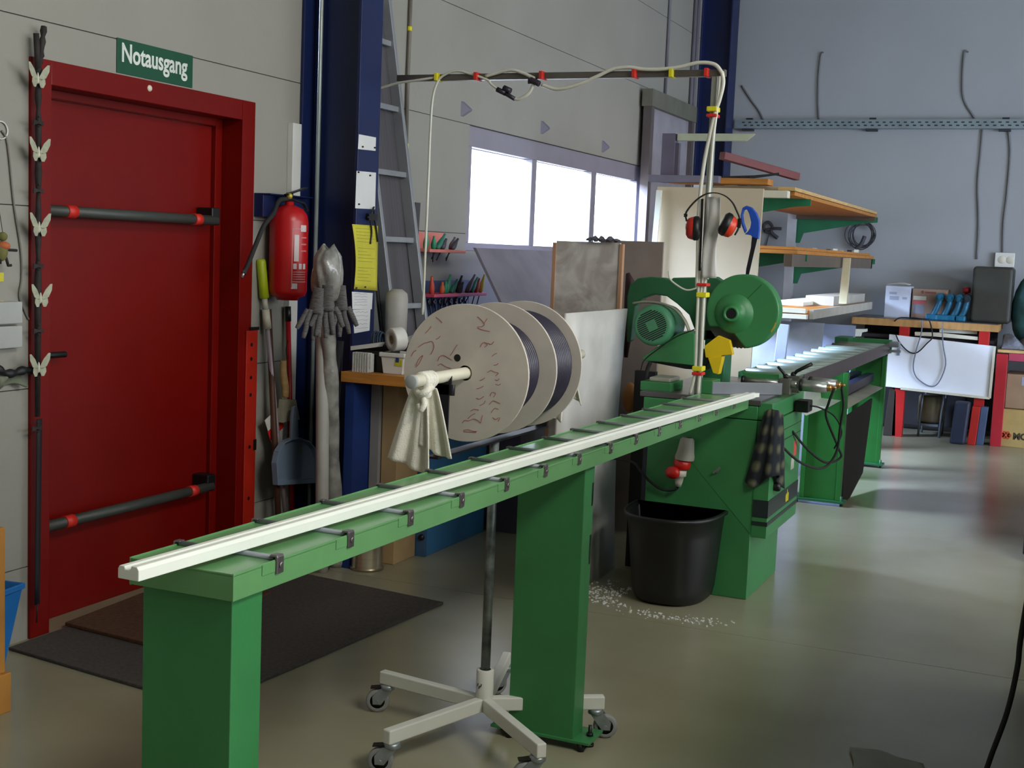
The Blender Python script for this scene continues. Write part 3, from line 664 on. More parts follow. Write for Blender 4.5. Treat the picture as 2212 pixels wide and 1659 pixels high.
def cup(px_, py_, tilt, side, label_m):
    c = at(px_, py_, 'Y', 5.55); R_ = Matrix.Rotation(math.radians(tilt), 3, 'Y')
    ax = R_ @ Vector((side, -0.25 if side < 0 else 0.30, 0)).normalized(); K = 1.3
    s_ = lambda prof, n=28: MB().lathe([(r*K, h*K) for r, h in prof], c, ax, n)
    a = s_([(0, 0.024), (0.020, 0.023), (0.030, 0.016), (0.034, 0.004), (0.034, 0.0)])
    for p in a.v: p.z = c.z+(p.z-c.z)*1.12
    sh = build('ear_cup', a, label_m, t)
    b = s_([(0.034, 0.0), (0.037, -0.006), (0.036, -0.018), (0.026, -0.026), (0.012, -0.024)])
    for p in b.v: p.z = c.z+(p.z-c.z)*1.12
    build('cushion', b, blackm, sh)
    return sh, c, ax
cr = mat('cup_red', 'C0281E', 0.35)
s1_, c1, a1 = cup(1497, 493, 0, -1, cr)
build('cup_badge', MB().lathe([(0, 0.0335), (0.012, 0.033), (0.012, 0.029)], c1+Vector((0, 0, 0.006)), a1, 12), whitep, s1_)
cup(1574, 488, 28, 1, mat('cup_orange', 'D43A1C', 0.35))
t = thing('hand_saw', 'blue handled hand saw standing upright beside the saw guard', 'hand saw', at(1612, 600, 'Y', 6.13))
hp_ = PY(6.13, (1603, 449), (1612, 444), (1624, 448), (1634, 460), (1640, 475), (1641, 495), (1638, 517), (1624, 512), (1622, 508), (1608, 506), (1615, 500), (1620, 492), (1622, 480), (1618, 462), (1613, 452), (1607, 453), (1604, 464), (1606, 480), (1612, 497), (1608, 504), (1601, 485), (1599, 465))
build('handle', MB().prism(hp_, (0, 0.022, 0)), mat('blue_plastic', '1B4FB8', 0.4), t, bevel=0.004)
build('blade', MB().prism(PY(6.14, (1624, 512), (1636, 515), (1630, 540), (1618, 592), (1610, 700), (1600, 700), (1612, 580), (1622, 535)), (0, 0.003, 0)), mat('black_blade', '2A2A33', 0.35, 0.5), t)

# plug connector, bin, cloth
t = thing('power_plug', 'red and white CEE plug connector hanging on the saw cabinet front', 'plug', (-1.567, 5.52, 0.48))
px_ = -1.567; yy = 5.525
build('coupling_shell', MB().lathe([(0.018, 0.225), (0.026, 0.215), (0.032, 0.16), (0.036, 0.14), (0.036, 0.125)], (px_+0.012, yy, 0.478), (0.08, 0, 1), 20), mat('shell_grey', '9B988C', 0.6), t)
build('plug_collar', MB().lathe([(0, 0.13), (0.031, 0.13), (0.031, 0.085), (0.026, 0.08), (0, 0.08)], (px_+0.008, yy, 0.478), (0.06, 0, 1), 20), mat('cee_red', 'C51A14', 0.4), t)
build('plug_lid', MB().lathe([(0, 0.012), (0.024, 0.010), (0.028, 0.0), (0.028, -0.008), (0, -0.010)], (px_-0.012, yy-0.034, 0.545), (-0.2, -1, 0.1), 20), MATS['cee_red'], t)
build('plug_body', MB().lathe([(0.0, 0.08), (0.024, 0.08), (0.024, 0.05), (0.017, 0.045), (0.014, 0.02), (0.010, 0.0), (0, 0)], (px_+0.004, yy, 0.478), (0.06, 0, 1), 20), mat('plug_white', 'D6D2C2', 0.5), t)
build('plug_cable', MB().tube(catmull([(px_+0.004, yy, 0.482), (px_-0.01, yy, 0.462), (px_-0.06, yy+0.005, 0.455), (px_-0.11, yy, 0.49), (px_-0.15, yy+0.01, 0.53), (-1.76, 5.56, 0.56), (-1.90, 5.6, 0.57), (-2.00, 5.7, 0.63)], 8), 0.006, 8), rubber, t)
t.scale = (1.2, 1.2, 1.0)
BC = Vector((-1.545, 5.53, 0))
def dshape(w_, dpt, z, n=28):
    pts = []
    for i in range(n+1):
        a = PI+PI*i/n
        pts.append(Vector((BC.x+math.copysign(abs(math.cos(a))**0.75, math.cos(a))*w_, BC.y-0.035-abs(math.sin(a))**0.8*dpt, z)))
    pts += [Vector((BC.x+w_, BC.y, z)), Vector((BC.x-w_, BC.y, z))]
    return pts
lv = [(0.150, 0.22, 0.0), (0.162, 0.245, 0.015), (0.172, 0.26, 0.06), (0.192, 0.30, 0.30), (0.200, 0.315, 0.372), (0.214, 0.330, 0.380), (0.214, 0.330, 0.394), (0.203, 0.317, 0.396), (0.192, 0.305, 0.37), (0.184, 0.29, 0.30), (0.160, 0.24, 0.02)]
rings = [dshape(*a) for a in lv]; k = len(rings[0]); m = MB()
vs = [p for r_ in rings for p in r_]; fs = [(i*k+j, i*k+(j+1) % k, (i+1)*k+(j+1) % k, (i+1)*k+j) for i in range(len(rings)-1) for j in range(k)]
m.add(vs, fs, True); m.add(rings[0], [tuple(range(k))]); m.add(rings[-1], [tuple(range(k))])
solo('waste_bin', m, blackm, 'black half-round plastic tub standing in front of the saw cabinet', 'bin')
def clothfn(u, v):
    s_ = (u-0.45)*(0.10+0.17*v); f = 0.010*math.sin(u*22+v*2)*(0.4+0.8*v)
    if s_ < 0: x, y = -1.158+s_*0.9, 5.535+f
    else: x, y = -1.140+f, 5.545+s_*1.6
    return (x, y, 0.845-0.315*v-0.03*v*math.sin(u*9)+0.015*math.sin(u*5))
def plaid():
    m = mat('plaid', '2B3038', 0.95, var=0.2, scale=30); nt = m.node_tree; N = nt.nodes; L = nt.links
    b = N['Principled BSDF']; w1 = N.new('ShaderNodeTexWave'); w1.bands_direction = 'Y'; w1.inputs['Scale'].default_value = 6; w2 = N.new('ShaderNodeTexWave'); w2.bands_direction = 'Z'; w2.inputs['Scale'].default_value = 4
    for w_ in (w1, w2): w_.inputs['Distortion'].default_value = 1.5; L.new(N['Texture Coordinate'].outputs['Object'], w_.inputs['Vector'])
    mx = N.new('ShaderNodeMath'); mx.operation = 'MULTIPLY'; L.new(w1.outputs['Fac'], mx.inputs[0]); L.new(w2.outputs['Fac'], mx.inputs[1])
    r = N.new('ShaderNodeValToRGB'); r.color_ramp.elements[0].color = (*hx('1A1F26'), 1); r.color_ramp.elements[1].color = (*hx('5E5E48'), 1); r.color_ramp.elements[0].position = 0.2; r.color_ramp.elements[1].position = 0.9
    L.new(mx.outputs[0], r.inputs[0]); L.new(r.outputs[0], b.inputs['Base Color']); return m
solo('checked_cloth', MB().sheet(clothfn, 26, 20, 0.004), plaid(), 'dark checked cloth hanging on the right side of the saw machine', 'cloth')
# plastic shavings on the floor
m = MB(); random.seed(4)
for i in range(420):
    a = random.random(); 
    if i < 260: x = random.gauss(-1.80, 0.10); y = random.gauss(5.36, 0.09)
    else: x = -1.93+a*0.75; y = 5.33-0.23*math.sin(a*2.4)+random.gauss(0, 0.035)
    if (x > -1.72 and x < -1.35 and y > 5.22) : continue
    if x > SX0-0.02 and y > 5.54: continue
    s_ = random.uniform(0.0015, 0.005); R_ = Matrix.Translation((x, y, s_*0.5)) @ Matrix.Rotation(random.uniform(0, 6), 4, 'Z')
    m.box(-s_, s_, -s_*0.7, s_*0.7, -s_*0.5, s_*0.4, M=R_)
o = solo('plastic_shavings', m, mat('shavings', 'D8DAD6', 0.6), 'white plastic sawing chips scattered on floor around black tub', 'shavings'); o['kind'] = 'stuff'

# ------------------------------------------------------------ outfeed roller table
t = thing('roller_table', 'green outfeed roller table with grey rollers behind the saw', 'roller table', (-1.37, 8.2, 0))
ox0, ox1 = -1.585, -1.243
for a, b, nm in ((8.07, 8.13, 'leg'), (9.80, 9.86, 'leg')):
    x0 = -1.50
    l = MB().box(x0, ox1-0.002, a+0.02, a+0.026, 0.03, 0.83).box(x0, x0+0.03, a, a+0.045, 0.03, 0.83).box(ox1-0.032, ox1-0.002, a, a+0.045, 0.03, 0.83)
    lg = build(nm, l, mat('green_leg', '2C7A36', 0.42), t, bevel=0.002)
    build('base_plate', MB().box(x0-0.03, ox1+0.025, a-0.03, a+0.08, 0.018, 0.030).cyl((ox1+0.005, a, 0), (ox1+0.005, a, 0.06), 0.008, 8).cyl((x0-0.01, a, 0), (x0-0.01, a, 0.06), 0.008, 8), greend, lg)
build('side_rail', MB().box(ox1-0.004, ox1, 6.63, 9.93, 0.845, 0.925).box(ox1-0.03, ox1-0.004, 6.63, 9.93, 0.845, 0.849), mat('rail_brown', '4E4746', 0.4, 0.3), t)
build('side_rail', MB().box(ox0, ox0+0.004, 6.63, 9.93, 0.845, 0.915), greend, t)
build('cross_beam', MB().box(ox0-0.01, ox1+0.01, 9.93, 9.965, 0.845, 0.945).box(ox0+0.004, ox1-0.004, 6.63, 6.65, 0.85, 0.90), greenm, t, bevel=0.003)
build('stop_block', MB().box(ox0-0.03, ox0+0.07, 9.70, 9.93, 0.89, 0.955), greend, t, bevel=0.004)
build('end_bracket', MB().box(ox1, ox1+0.07, 9.86, 9.96, 0.895, 0.935).tube([(ox1, 9.84, 0.868), (ox1+0.09, 9.83, 0.87)], 0.010, 8), zinc, t, bevel=0.002)
y = 6.78
while y < 9.85:
    build('roller', MB().cyl((ox0+0.006, y, 0.900), (ox1-0.006, y, 0.900), 0.028, 18), mat('roller_green_grey', '8E9C92', 0.35, 0.3, var=0.04), t); y += 0.262
build('support_tray', MB().sheet(lambda u, v: (ox1-0.01-0.32*v, 8.15+1.60*u, 0.60+0.05*v), 2, 2, 0.006), mat('white_tray', 'B4B4A2', 0.6), t)
solo('rubber_sheet', MB().prism([(-1.235, 8.40, 0.001), (-1.228, 8.86, 0.10), (-1.240, 9.16, 0.575), (-1.260, 8.10, 0.545), (-1.240, 8.16, 0.001)], (-0.012, 0, 0)), mat('rubber_brown', '2B2522', 0.8), 'dark brown rubber sheet hung under the outfeed roller table', 'sheet')
for k_ in range(3):
    solo('profile_bar', MB().box(-1.56+0.09*k_, -1.50+0.09*k_, 8.17, 9.74, 0.66-0.008*k_, 0.72-0.008*k_), mat('navy_profile', '22264A', 0.4), 'dark blue profile bar on tray under the outfeed rollers, %s' % ('furthest from the aisle', 'middle of three', 'nearest the aisle')[k_], 'profile', 'dark blue profile bars under outfeed rollers', bevel=0.002)
solo('angle_offcut', MB().prism([(-1.43, 7.60, 0.77), (-1.415, 7.60, 0.77), (-1.40, 7.60, 0.665), (-1.275, 7.60, 0.66), (-1.40, 7.60, 0.60), (-1.43, 7.60, 0.615)], (0, 0.46, 0)), pvc, 'white angled plastic profile offcut behind the saw control box', 'profile', bevel=0.002)

# ------------------------------------------------------------ along the left wall
def PX(x, *pts): return [at(a, b, 'X', x) for a, b in pts]
gl = PX(-3.400, (95, 57), (88, 120), (83, 165), (83, 335), (82, 600), (81, 900), (78, 1200))
t = thing('butterfly_garland', 'dark hanging garland with pale paper butterflies on left side of red door', 'garland', gl[-1])
dkc = mat('garland_dark', '2A2422', 0.8, var=0.3, scale=30)
build('strand', MB().tube(catmull(gl[:5], 6)+gl[5:6], lambda k: 0.010+0.003*math.sin(k*60), 8), dkc, t)
build('strap', MB().sheet(lambda u, v: (-3.397+0.001*v, PX(-3.397, (76+10*v+(1-u)*4, 905))[0].y, PX(-3.397, (82, 905+400*u))[0].z), 8, 1, 0.004).tube([PX(-3.397, (81, 1300))[0], PX(-3.397, (79, 1345))[0]], 0.003, 6), mat('strap_black', '15131A', 0.7), t)
build('twig', MB().tube([PX(-3.40, (96, 56))[0], PX(-3.40, (88, 112))[0]], 0.004, 6).tube([PX(-3.40, (78, 72))[0], PX(-3.40, (82, 150))[0]], 0.010, 8), dkc, t)
wing = mat('wing_paper', 'A3A58E', 0.7, var=0.12, scale=40)
for (px_, py_) in ((80, 165), (82, 325), (83, 487), (86, 640), (82, 790)):
    c = at(px_, py_, 'X', -3.385)
    m = MB()
    for sg in (-1, 1):
        def W(pts): return [Vector((c.x+0.004+abs(a)*0.12, c.y+sg*a*1.15, c.z+b*1.1)) for a, b in pts]
        m.prism(W([(0.003, -0.004), (0.018, 0.022), (0.036, 0.040), (0.044, 0.040), (0.042, 0.020), (0.030, -0.002), (0.010, -0.012)]), (0.0015, 0, 0))
        m.prism(W([(0.003, -0.008), (0.026, -0.006), (0.028, -0.020), (0.020, -0.034), (0.010, -0.034), (0.003, -0.018)]), (0.0015, 0, 0))
    bf = build('butterfly', m, wing, t)
    build('butterfly_body', MB().sphere((c.x+0.004, c.y, c.z-0.006), 0.004, 0.0045, 0.020), mat('bead_pale', 'C9C7B4', 0.4), bf)
for (px_, py_) in ((82, 265), (82, 412), (82, 575), (82, 715), (79, 925)):
    c = at(px_, py_, 'X', -3.385)
    build('bow', MB().prism([(c.x, c.y-0.024, c.z-0.010), (c.x, c.y, c.z-0.003), (c.x, c.y+0.024, c.z-0.009), (c.x, c.y+0.024, c.z+0.008), (c.x, c.y, c.z+0.004), (c.x, c.y-0.022, c.z+0.010)], (0.003, 0, 0)).sphere((c.x+0.004, c.y, c.z+0.022), 0.0045).sphere((c.x+0.004, c.y, c.z-0.012), 0.0045), dkc, t)
swm = mat('switch_grey', 'A4A6A2', 0.5)
for k_, (za, nm) in enumerate(((1.168, 'upper'), (1.083, 'lower'))):
    q = at(33, 700, 'X', XW)
    sw = solo('light_switch', MB().box(XW, XW+0.035, 3.28, q.y, za, za+0.078), swm, f'grey surface mounted switch box left of red door, {nm} of the two', 'switch', bevel=0.004)
    build('rocker', MB().box(XW+0.035, XW+0.040, 3.29, q.y-0.012, za+0.012, za+0.066), swm, sw, bevel=0.002) if False else None
solo('wall_cable', MB().tube(catmull(PX(XW+0.006, (4, 282), (14, 300), (20, 340), (30, 440), (45, 540), (47, 600), (42, 640), (55, 675), (62, 690))), 0.0035, 8), mat('grey_cable', '77736C', 0.6), 'thin grey cable running down the wall left of red door', 'cable')
q = at(2, 281, 'X', XW+0.01)
solo('wall_ring', MB().lathe([(0.030, 0), (0.033, 0.004), (0.030, 0.008), (0.027, 0.004), (0.030, 0)], (XW+0.001, q.y+0.005, q.z), (1, 0, 0), 24), whitep, 'white ring on the wall left of red door', 'ring')
# hanging toy
c = at(8, 530, 'X', -3.40)
t = thing('hanging_doll', 'small dark puppet with orange top hanging left of red door', 'toy', (c.x, c.y, c.z-0.15))
build('body', MB().sphere((c.x, c.y-0.010, c.z-0.02), 0.02, 0.022, 0.035).sphere((c.x, c.y-0.004, c.z+0.030), 0.016), mat('toy_green', '6C6A38', 0.8), t)
build('shirt', MB().sphere((c.x+0.002, c.y-0.004, c.z-0.002), 0.024, 0.024, 0.016), mat('toy_orange', 'B4603A', 0.8), t)
for pts in ([(5, 535), (20, 540), (36, 541)], [(8, 545), (14, 560), (18, 574), (24, 573)], [(2, 545), (0, 570)]):
    build('limb', MB().tube(PX(-3.397, *pts), 0.005, 8), dkc, t)
build('hanging_string', MB().tube([(c.x, c.y-0.004, c.z+0.04), (XW+0.004, c.y-0.02, c.z+0.30)], 0.0012, 5), dkc, t)
for k_, (py_, col, w_, nm) in enumerate(((592, 'C9C23A', 0.026, 'small yellow tag on the wall below the hanging puppet'), (655, 'B0A27A', 0.05, 'small beige card on the wall above the switch boxes'))):
    q = at(8, py_, 'X', XW+0.002)
    solo('wall_note', MB().box(XW+0.0005, XW+0.0025, q.y-0.10, q.y, q.z-w_, q.z+w_*0.2), mat('note%d' % k_, col, 0.7), nm, 'note')
solo('door_stop_hose', MB().tube(catmull(PX(-3.405, (-8, 795), (10, 806), (30, 806), (50, 800), (66, 800))), lambda k: 0.014+0.003*math.sin(k*20), 10), mat('black_leather', '16171A', 0.55), 'black leather strap reaching over to the red door frame', 'strap')
solo('cloth_bundle', MB().sheet(lambda u, v: (-3.42+0.02*math.sin(u*5+v*3), at(-10+58*u, 825, 'X', -3.42).y, at(20, 805+30*v, 'X', -3.42).z-0.01*math.sin(u*7)), 10, 5, 0.006), mat('sage_cloth', '6E7562', 0.9), 'grey green cloth hanging under the black strap by door', 'cloth')
# blue tapered bin, white rod in it, bucket and wooden post at the picture's left edge
def tap(c, w0, d0, w1, d1, h, th=0.004, rot=0):
    R_ = Matrix.Translation(c) @ Matrix.Rotation(rot, 4, 'Z'); m = MB()
    def rg(w_, d_, z): return [R_ @ Vector((a*w_/2, b*d_/2, z)) for a, b in ((-1, -1), (1, -1), (1, 1), (-1, 1))]
    L_ = [rg(w0, d0, 0), rg(w1, d1, h-0.02), rg(w1+0.014, d1+0.014, h-0.02), rg(w1+0.014, d1+0.014, h), rg(w1-th, d1-th, h), rg(w0-th, d0-th, th)]
    vs = [p for r_ in L_ for p in r_]
    m.add(vs, [(i*4+j, i*4+(j+1) % 4, (i+1)*4+(j+1) % 4, (i+1)*4+j) for i in range(5) for j in range(4)]+[(3, 2, 1, 0), (20, 21, 22, 23)])
    return m
solo('blue_bucket', tap(Vector((-3.30, 3.18, 0.0)), 0.12, 0.13, 0.20, 0.22, 0.30, rot=0.15), mat('bucket_blue', '1C6CB4', 0.45), 'bright blue tapered plastic tub by the wall left of red door', 'tub', bevel=0.003)
solo('white_rod', MB().cyl((-3.34, 3.20, 0.02), (-3.425, 3.20, 0.72), 0.008, 10), pvc, 'thin white rod standing in the blue tub', 'rod')
solo('dark_bucket', MB().lathe([(0, 0), (0.075, 0), (0.095, 0.19), (0.100, 0.19), (0.100, 0.20), (0.092, 0.20), (0.072, 0.006), (0, 0.006)], (-3.14, 3.00, 0), n=30), mat('bucket_dark', '3D3F36', 0.5), 'dark round bucket on the floor in front of blue tub', 'bucket')
q = at(13, 1550, 'Z', 0); q.x -= 0.028
solo('wooden_post', MB().box(q.x-0.10, q.x, q.y-0.02, q.y+0.05, 0, 0.125).box(q.x-0.09, q.x-0.015, q.y-0.01, q.y+0.04, 0.125, 0.585), mat('post_wood', 'B07A32', 0.6, var=0.12, scale=5), 'yellow brown wooden post at the left picture edge', 'post', bevel=0.003)

# conduits between door and column
solo('wall_conduit', MB().box(XW, XW+0.022, *sorted((at(634, 500, 'X', XW+0.02).y, at(646, 500, 'X', XW+0.02).y)), 0.0, 2.035), whitepl, 'white square conduit on wall behind the fire extinguisher, nearer the door', 'conduit', bevel=0.002)
solo('wall_conduit', MB().box(XW, XW+0.03, 5.19, 5.262, 0.0, 2.045), whitepl, 'broad white conduit beside blue column behind fire extinguisher', 'conduit', bevel=0.002)
q = at(688, 200, 'X', XW+0.05)
solo('wall_conduit', MB().cyl((XW+0.07, 5.345, 0.0), (XW+0.07, 5.345, ZC), 0.010, 12), mat('pipe_pale', 'A9B4B0', 0.35, 0.3), 'thin pale pipe rising full height beside dark blue column', 'pipe')
# fire extinguisher
ec = at(623, 552, 'X', -3.335); er = 0.088
t = thing('fire_extinguisher', 'red fire extinguisher with black hose hung between red door and column', 'fire extinguisher', (ec.x, ec.y, 1.225))
b_ = build('cylinder', MB().lathe([(0, 0.0), (er*0.55, 0.0), (er*0.6, 0.012), (er*0.92, 0.022), (er, 0.045), (er, 0.36), (er*0.93, 0.392), (er*0.70, 0.418), (er*0.35, 0.432), (er*0.22, 0.436), (er*0.22, 0.45), (0, 0.45)], (ec.x, ec.y, 1.225), n=40), mat('ext_red', 'B3161A', 0.32, var=0.04), t)
def patch(a0, a1, z0, z1, m_, nm='label_print'):
    n = max(2, int(abs(a1-a0)/6))
    pts = [(math.cos(math.radians(a0+(a1-a0)*i/n)), math.sin(math.radians(a0+(a1-a0)*i/n))) for i in range(n+1)]
    mm = MB(); r_ = er+0.0008; vs = [(ec.x+a*r_, ec.y+b*r_, 1.225+z) for z in (z0, z1) for a, b in pts]
    mm.add(vs, [(i, i+1, n+2+i, n+1+i) for i in range(n)], True)
    return build(nm, mm, m_, b_)
pk = mat('label_pink', 'C07A76', 0.5); wl = mat('label_white', 'C9BEBC', 0.5)
# facing angle: towards the camera is about -56 degrees
patch(-47, -44, 0.06, 0.33, pk); patch(-47, 5, 0.325, 0.330, pk); patch(-47, 5, 0.085, 0.090, pk)
patch(-40, -25, 0.18, 0.30, wl); patch(-20, 4, 0.315, 0.345, wl); patch(-47, -28, 0.055, 0.080, wl)
for z in (0.285, 0.255, 0.225): patch(-18, 6, z, z+0.006, pk)
for a in (-42, -24, -8): patch(a, a+11, 0.145, 0.170, wl)
for z in (0.130, 0.119, 0.108, 0.097): patch(-42, 4, z, z+0.004, pk)
text('label_writing', 'ANAF', 0.034, (ec.x+math.cos(math.radians(-33))*(er+0.0015)+0.003, ec.y+math.sin(math.radians(-33))*(er+0.0015)+0.008, 1.225+0.185), (0, 0, 1), (-math.sin(math.radians(-33)), math.cos(math.radians(-33))*-1+0.0, 0) if False else Vector((math.sin(math.radians(-33)), -math.cos(math.radians(-33)), 0)), mat('print_red', 'A02A28', 0.5), b_, 0.0004)
hd = MB().cyl((ec.x, ec.y, 1.67), (ec.x, ec.y, 1.715), 0.016, 14).bar((ec.x, ec.y-0.03, 1.705), (ec.x+0.01, ec.y+0.12, 1.745), 0.022, 0.006).bar((ec.x, ec.y-0.01, 1.69), (ec.x+0.01, ec.y+0.10, 1.672), 0.020, 0.006).bar((ec.x+0.01, ec.y+0.10, 1.672), (ec.x+0.012, ec.y+0.13, 1.640), 0.018, 0.006)
build('valve_lever', hd, blackm, t)
build('gauge', MB().lathe([(0, 0.008), (0.013, 0.008), (0.014, 0)], (ec.x+0.008, ec.y-0.014, 1.700), (0.6, -0.8, 0), 14), mat('brass_yellow', 'B8A63A', 0.4, 0.4), t)
build('hose', MB().tube(catmull([(ec.x, ec.y-0.010, 1.688), (ec.x-0.01, ec.y-0.07, 1.675), *PX(-3.33, (590, 462), (570, 488), (552, 530), (538, 565), (526, 592))], 8), 0.0105, 10), rubber, t)
q = PX(-3.33, (528, 585), (522, 600))
build('nozzle', MB().cyl(q[0], q[1], 0.009, 10, 0.006), steel, t)

# cleaning tools leaning on the wall between door and column
def lean(top, bot, r, m_, nm, lab, cat, extra=-3.33):
    """pole seen through two photo points, running on down to the floor"""
    a = at(*top, 'X', -3.41); b = at(*bot, 'X', extra); d = (b-a)*(a.z/(a.z-b.z)); e = a+d
    return a, e
a, e = lean((571, 640), (615, 1095), 0.01, None, '', '', '')
t = thing('mop', 'mop pole with lime green grip leaning between door and column', 'mop', e)
a0 = a+(a-e).normalized()*0.17
build('pole', MB().cyl(e, a, 0.0105, 12), mat('pole_lilac', 'A99DA3', 0.35, 0.4), t)
build('grip', MB().tube([a0, a0+(e-a0).normalized()*0.01, a+(e-a)*0.005, a+(e-a).normalized()*0.01], lambda k: 0.022 if 0.2 < k < 0.9 else 0.016, 14), mat('lime', 'A5B514', 0.5), t)
d_ = (e-a).normalized()
build('collar', MB().cyl(a+d_*0.01, a+d_*0.06, 0.013, 12).cyl(a+d_*0.06, a+d_*0.15, 0.0175, 12, 0.019), mat('collar_white', 'B5B2A2', 0.5), t)
build('mop_head', MB().prism([(e.x-0.01, e.y-0.12, 0), (e.x+0.08, e.y-0.12, 0), (e.x+0.08, e.y+0.12, 0), (e.x-0.01, e.y+0.12, 0)], (0, 0, 0.03)), greyb, t, bevel=0.004)
a, e = lean((580, 668), (600, 1095), 0, None, '', '', '')
solo('wooden_stick', MB().cyl(e, a, 0.014, 10), mat('stick_brown', '4A2C1C', 0.6), 'dark brown wooden stick standing behind the mop pole', 'stick')
a, e = lean((622, 662), (630, 1090), 0, None, '', '', '', -3.39)
t = thing('broom', 'broom with red handle and black grip standing beside white conduit', 'broom', e)
d_ = (e-a).normalized()
build('handle', MB().cyl(e+Vector((0, 0, 0.05)), a+d_*0.07, 0.0115, 12), mat('handle_red', 'A8101A', 0.4), t)
build('grip', MB().cyl(a, a+d_*0.07, 0.014, 12), blackm, t)
build('broom_head', MB().box(e.x-0.03, e.x+0.03, e.y-0.14, e.y+0.10, 0.06, 0.10).box(e.x-0.025, e.x+0.025, e.y-0.135, e.y+0.095, 0.0, 0.06), woodl, t, bevel=0.004)
q = PX(-3.37, (605, 782), (620, 776), (624, 848), (612, 856))
t = thing('hand_brush', 'hand brush with wooden handle hanging upside down on the wall', 'brush', (q[0].x, q[0].y, 0.60))
build('brush_handle', MB().tube(catmull([q[0]+(q[1]-q[0])*0.5, *PX(-3.37, (612, 805), (616, 835), (617, 858))], 6), lambda k: 0.014+0.004*math.sin(k*3), 12), woodl, t)
build('bristles', MB().prism(PX(-3.375, (603, 862), (628, 862), (636, 905), (598, 912)), (0.03, 0, 0)), mat('bristle', 'A39B86', 0.9, bump=0.5, bscale=300), t)
build('hanging_cord', MB().tube(catmull([q[1], *PX(-3.40, (618, 755), (622, 735))], 4), 0.002, 5), rubber, t)
t = thing('card_tag', 'white card with red stripe tucked behind the mop pole', 'card', at(590, 960, 'X', -3.38))
cd = build('card', MB().prism(PX(-3.38, (571, 908), (604, 878), (622, 935), (592, 975)), (0.003, 0, 0)), whitepl, t)
build('red_stripe', MB().prism(PX(-3.3765, (578, 932), (609, 905), (613, 922), (584, 952)), (0.0008, 0, 0)), taper, t)
t = thing('dustpan', 'grey blue plastic dustpan hanging below the red broom handle', 'dustpan', at(635, 1045, 'X', -3.31))
dpm = mat('dustpan_blue', '6F7F92', 0.45)
out = PX(-3.31, (590, 1046), (587, 1000), (592, 975), (605, 955), (622, 947), (640, 946), (658, 953), (671, 968), (677, 990), (680, 1042))
build('pan', MB().prism(out, (0.004, 0, 0)).prism(PX(-3.31, (590, 1048), (682, 1042), (683, 1032), (592, 1036)), (0.02, 0, 0)), dpm, t, bevel=0.002)
rim = MB()
for p, q_ in zip(out[:-1], out[1:]): rim.bar(p+Vector((0.014, 0, 0)), q_+Vector((0.014, 0, 0)), 0.006, 0.028, up=(1, 0, 0))
build('rim', rim, dpm, t)
build('handle', MB().prism(PX(-3.31, (624, 948), (626, 900), (629, 879), (634, 876), (638, 880), (638, 900), (640, 946)), (0.016, 0, 0)), dpm, t, bevel=0.004)
build('sticker', MB().prism(PX(-3.3055, (641, 967), (652, 964), (652, 974), (643, 977)), (0.001, 0, 0)), mat('sticker_olive', '7C8070', 0.6), t)
# plastic wrapped rolls in front of the column
foil = mat('plastic_foil', '8F8E88', 0.22, var=0.25, scale=14, bump=0.7, bscale=18, spec=0.8)
a = at(716, 600, 'X', -3.16); 
t = thing('wrapped_roll', 'tall roll wrapped in crumpled clear plastic standing against column', 'roll', (a.x, a.y, 0))
def wob(r0, k): return lambda s_: r0*(1+0.10*math.sin(s_*23+k)+0.07*math.sin(s_*51+k*2))
q = PX(-3.06, (722, 1100), (712, 800), (705, 620))
base = q[0]+(q[0]-q[1])*(q[0].z/(q[1].z-q[0].z))
build('roll_body', MB().tube(catmull([base, q[0], q[1], q[2]], 10), wob(0.036, 0), 16), foil, t)
def crum(u, v):
    a_ = 2*PI*u; z_ = q[2].z-0.06+0.24*v
    r_ = 0.040+0.020*math.sin(v*PI)*(1+0.35*math.sin(a_*2+v*5))+0.007*abs(math.sin(a_*2.5+v*4+1))+0.003*math.sin(a_*9+v*7)
    if v > 0.80: r_ *= 1-(v-0.80)*2.6
    return (q[2].x+0.02*v+math.cos(a_)*r_, q[2].y+math.sin(a_)*r_*1.15-0.02*v, z_+0.012*math.sin(a_*2+1)*v)
build('crumpled_top', MB().sheet(crum, 40, 18, 0.003), foil, t)
solo('grey_roll', MB().tube(catmull([(-3.11+0.05, 4.975, 0.0), (-3.115+0.04, 4.975, 0.6), (-3.13+0.03, 4.99, 1.16)], 6), 0.030, 16), mat('roll_grey', 'A6A49C', 0.5), 'pale grey tube standing in front of the column beside wrapped roll', 'tube')
solo('black_roll', MB().tube([(-3.078, 5.02, 0.0), (-3.082, 5.10, 1.05)], 0.026, 14), mat('roll_black', '17171C', 0.35), 'black plastic covered tube leaning right in front of blue column', 'tube')
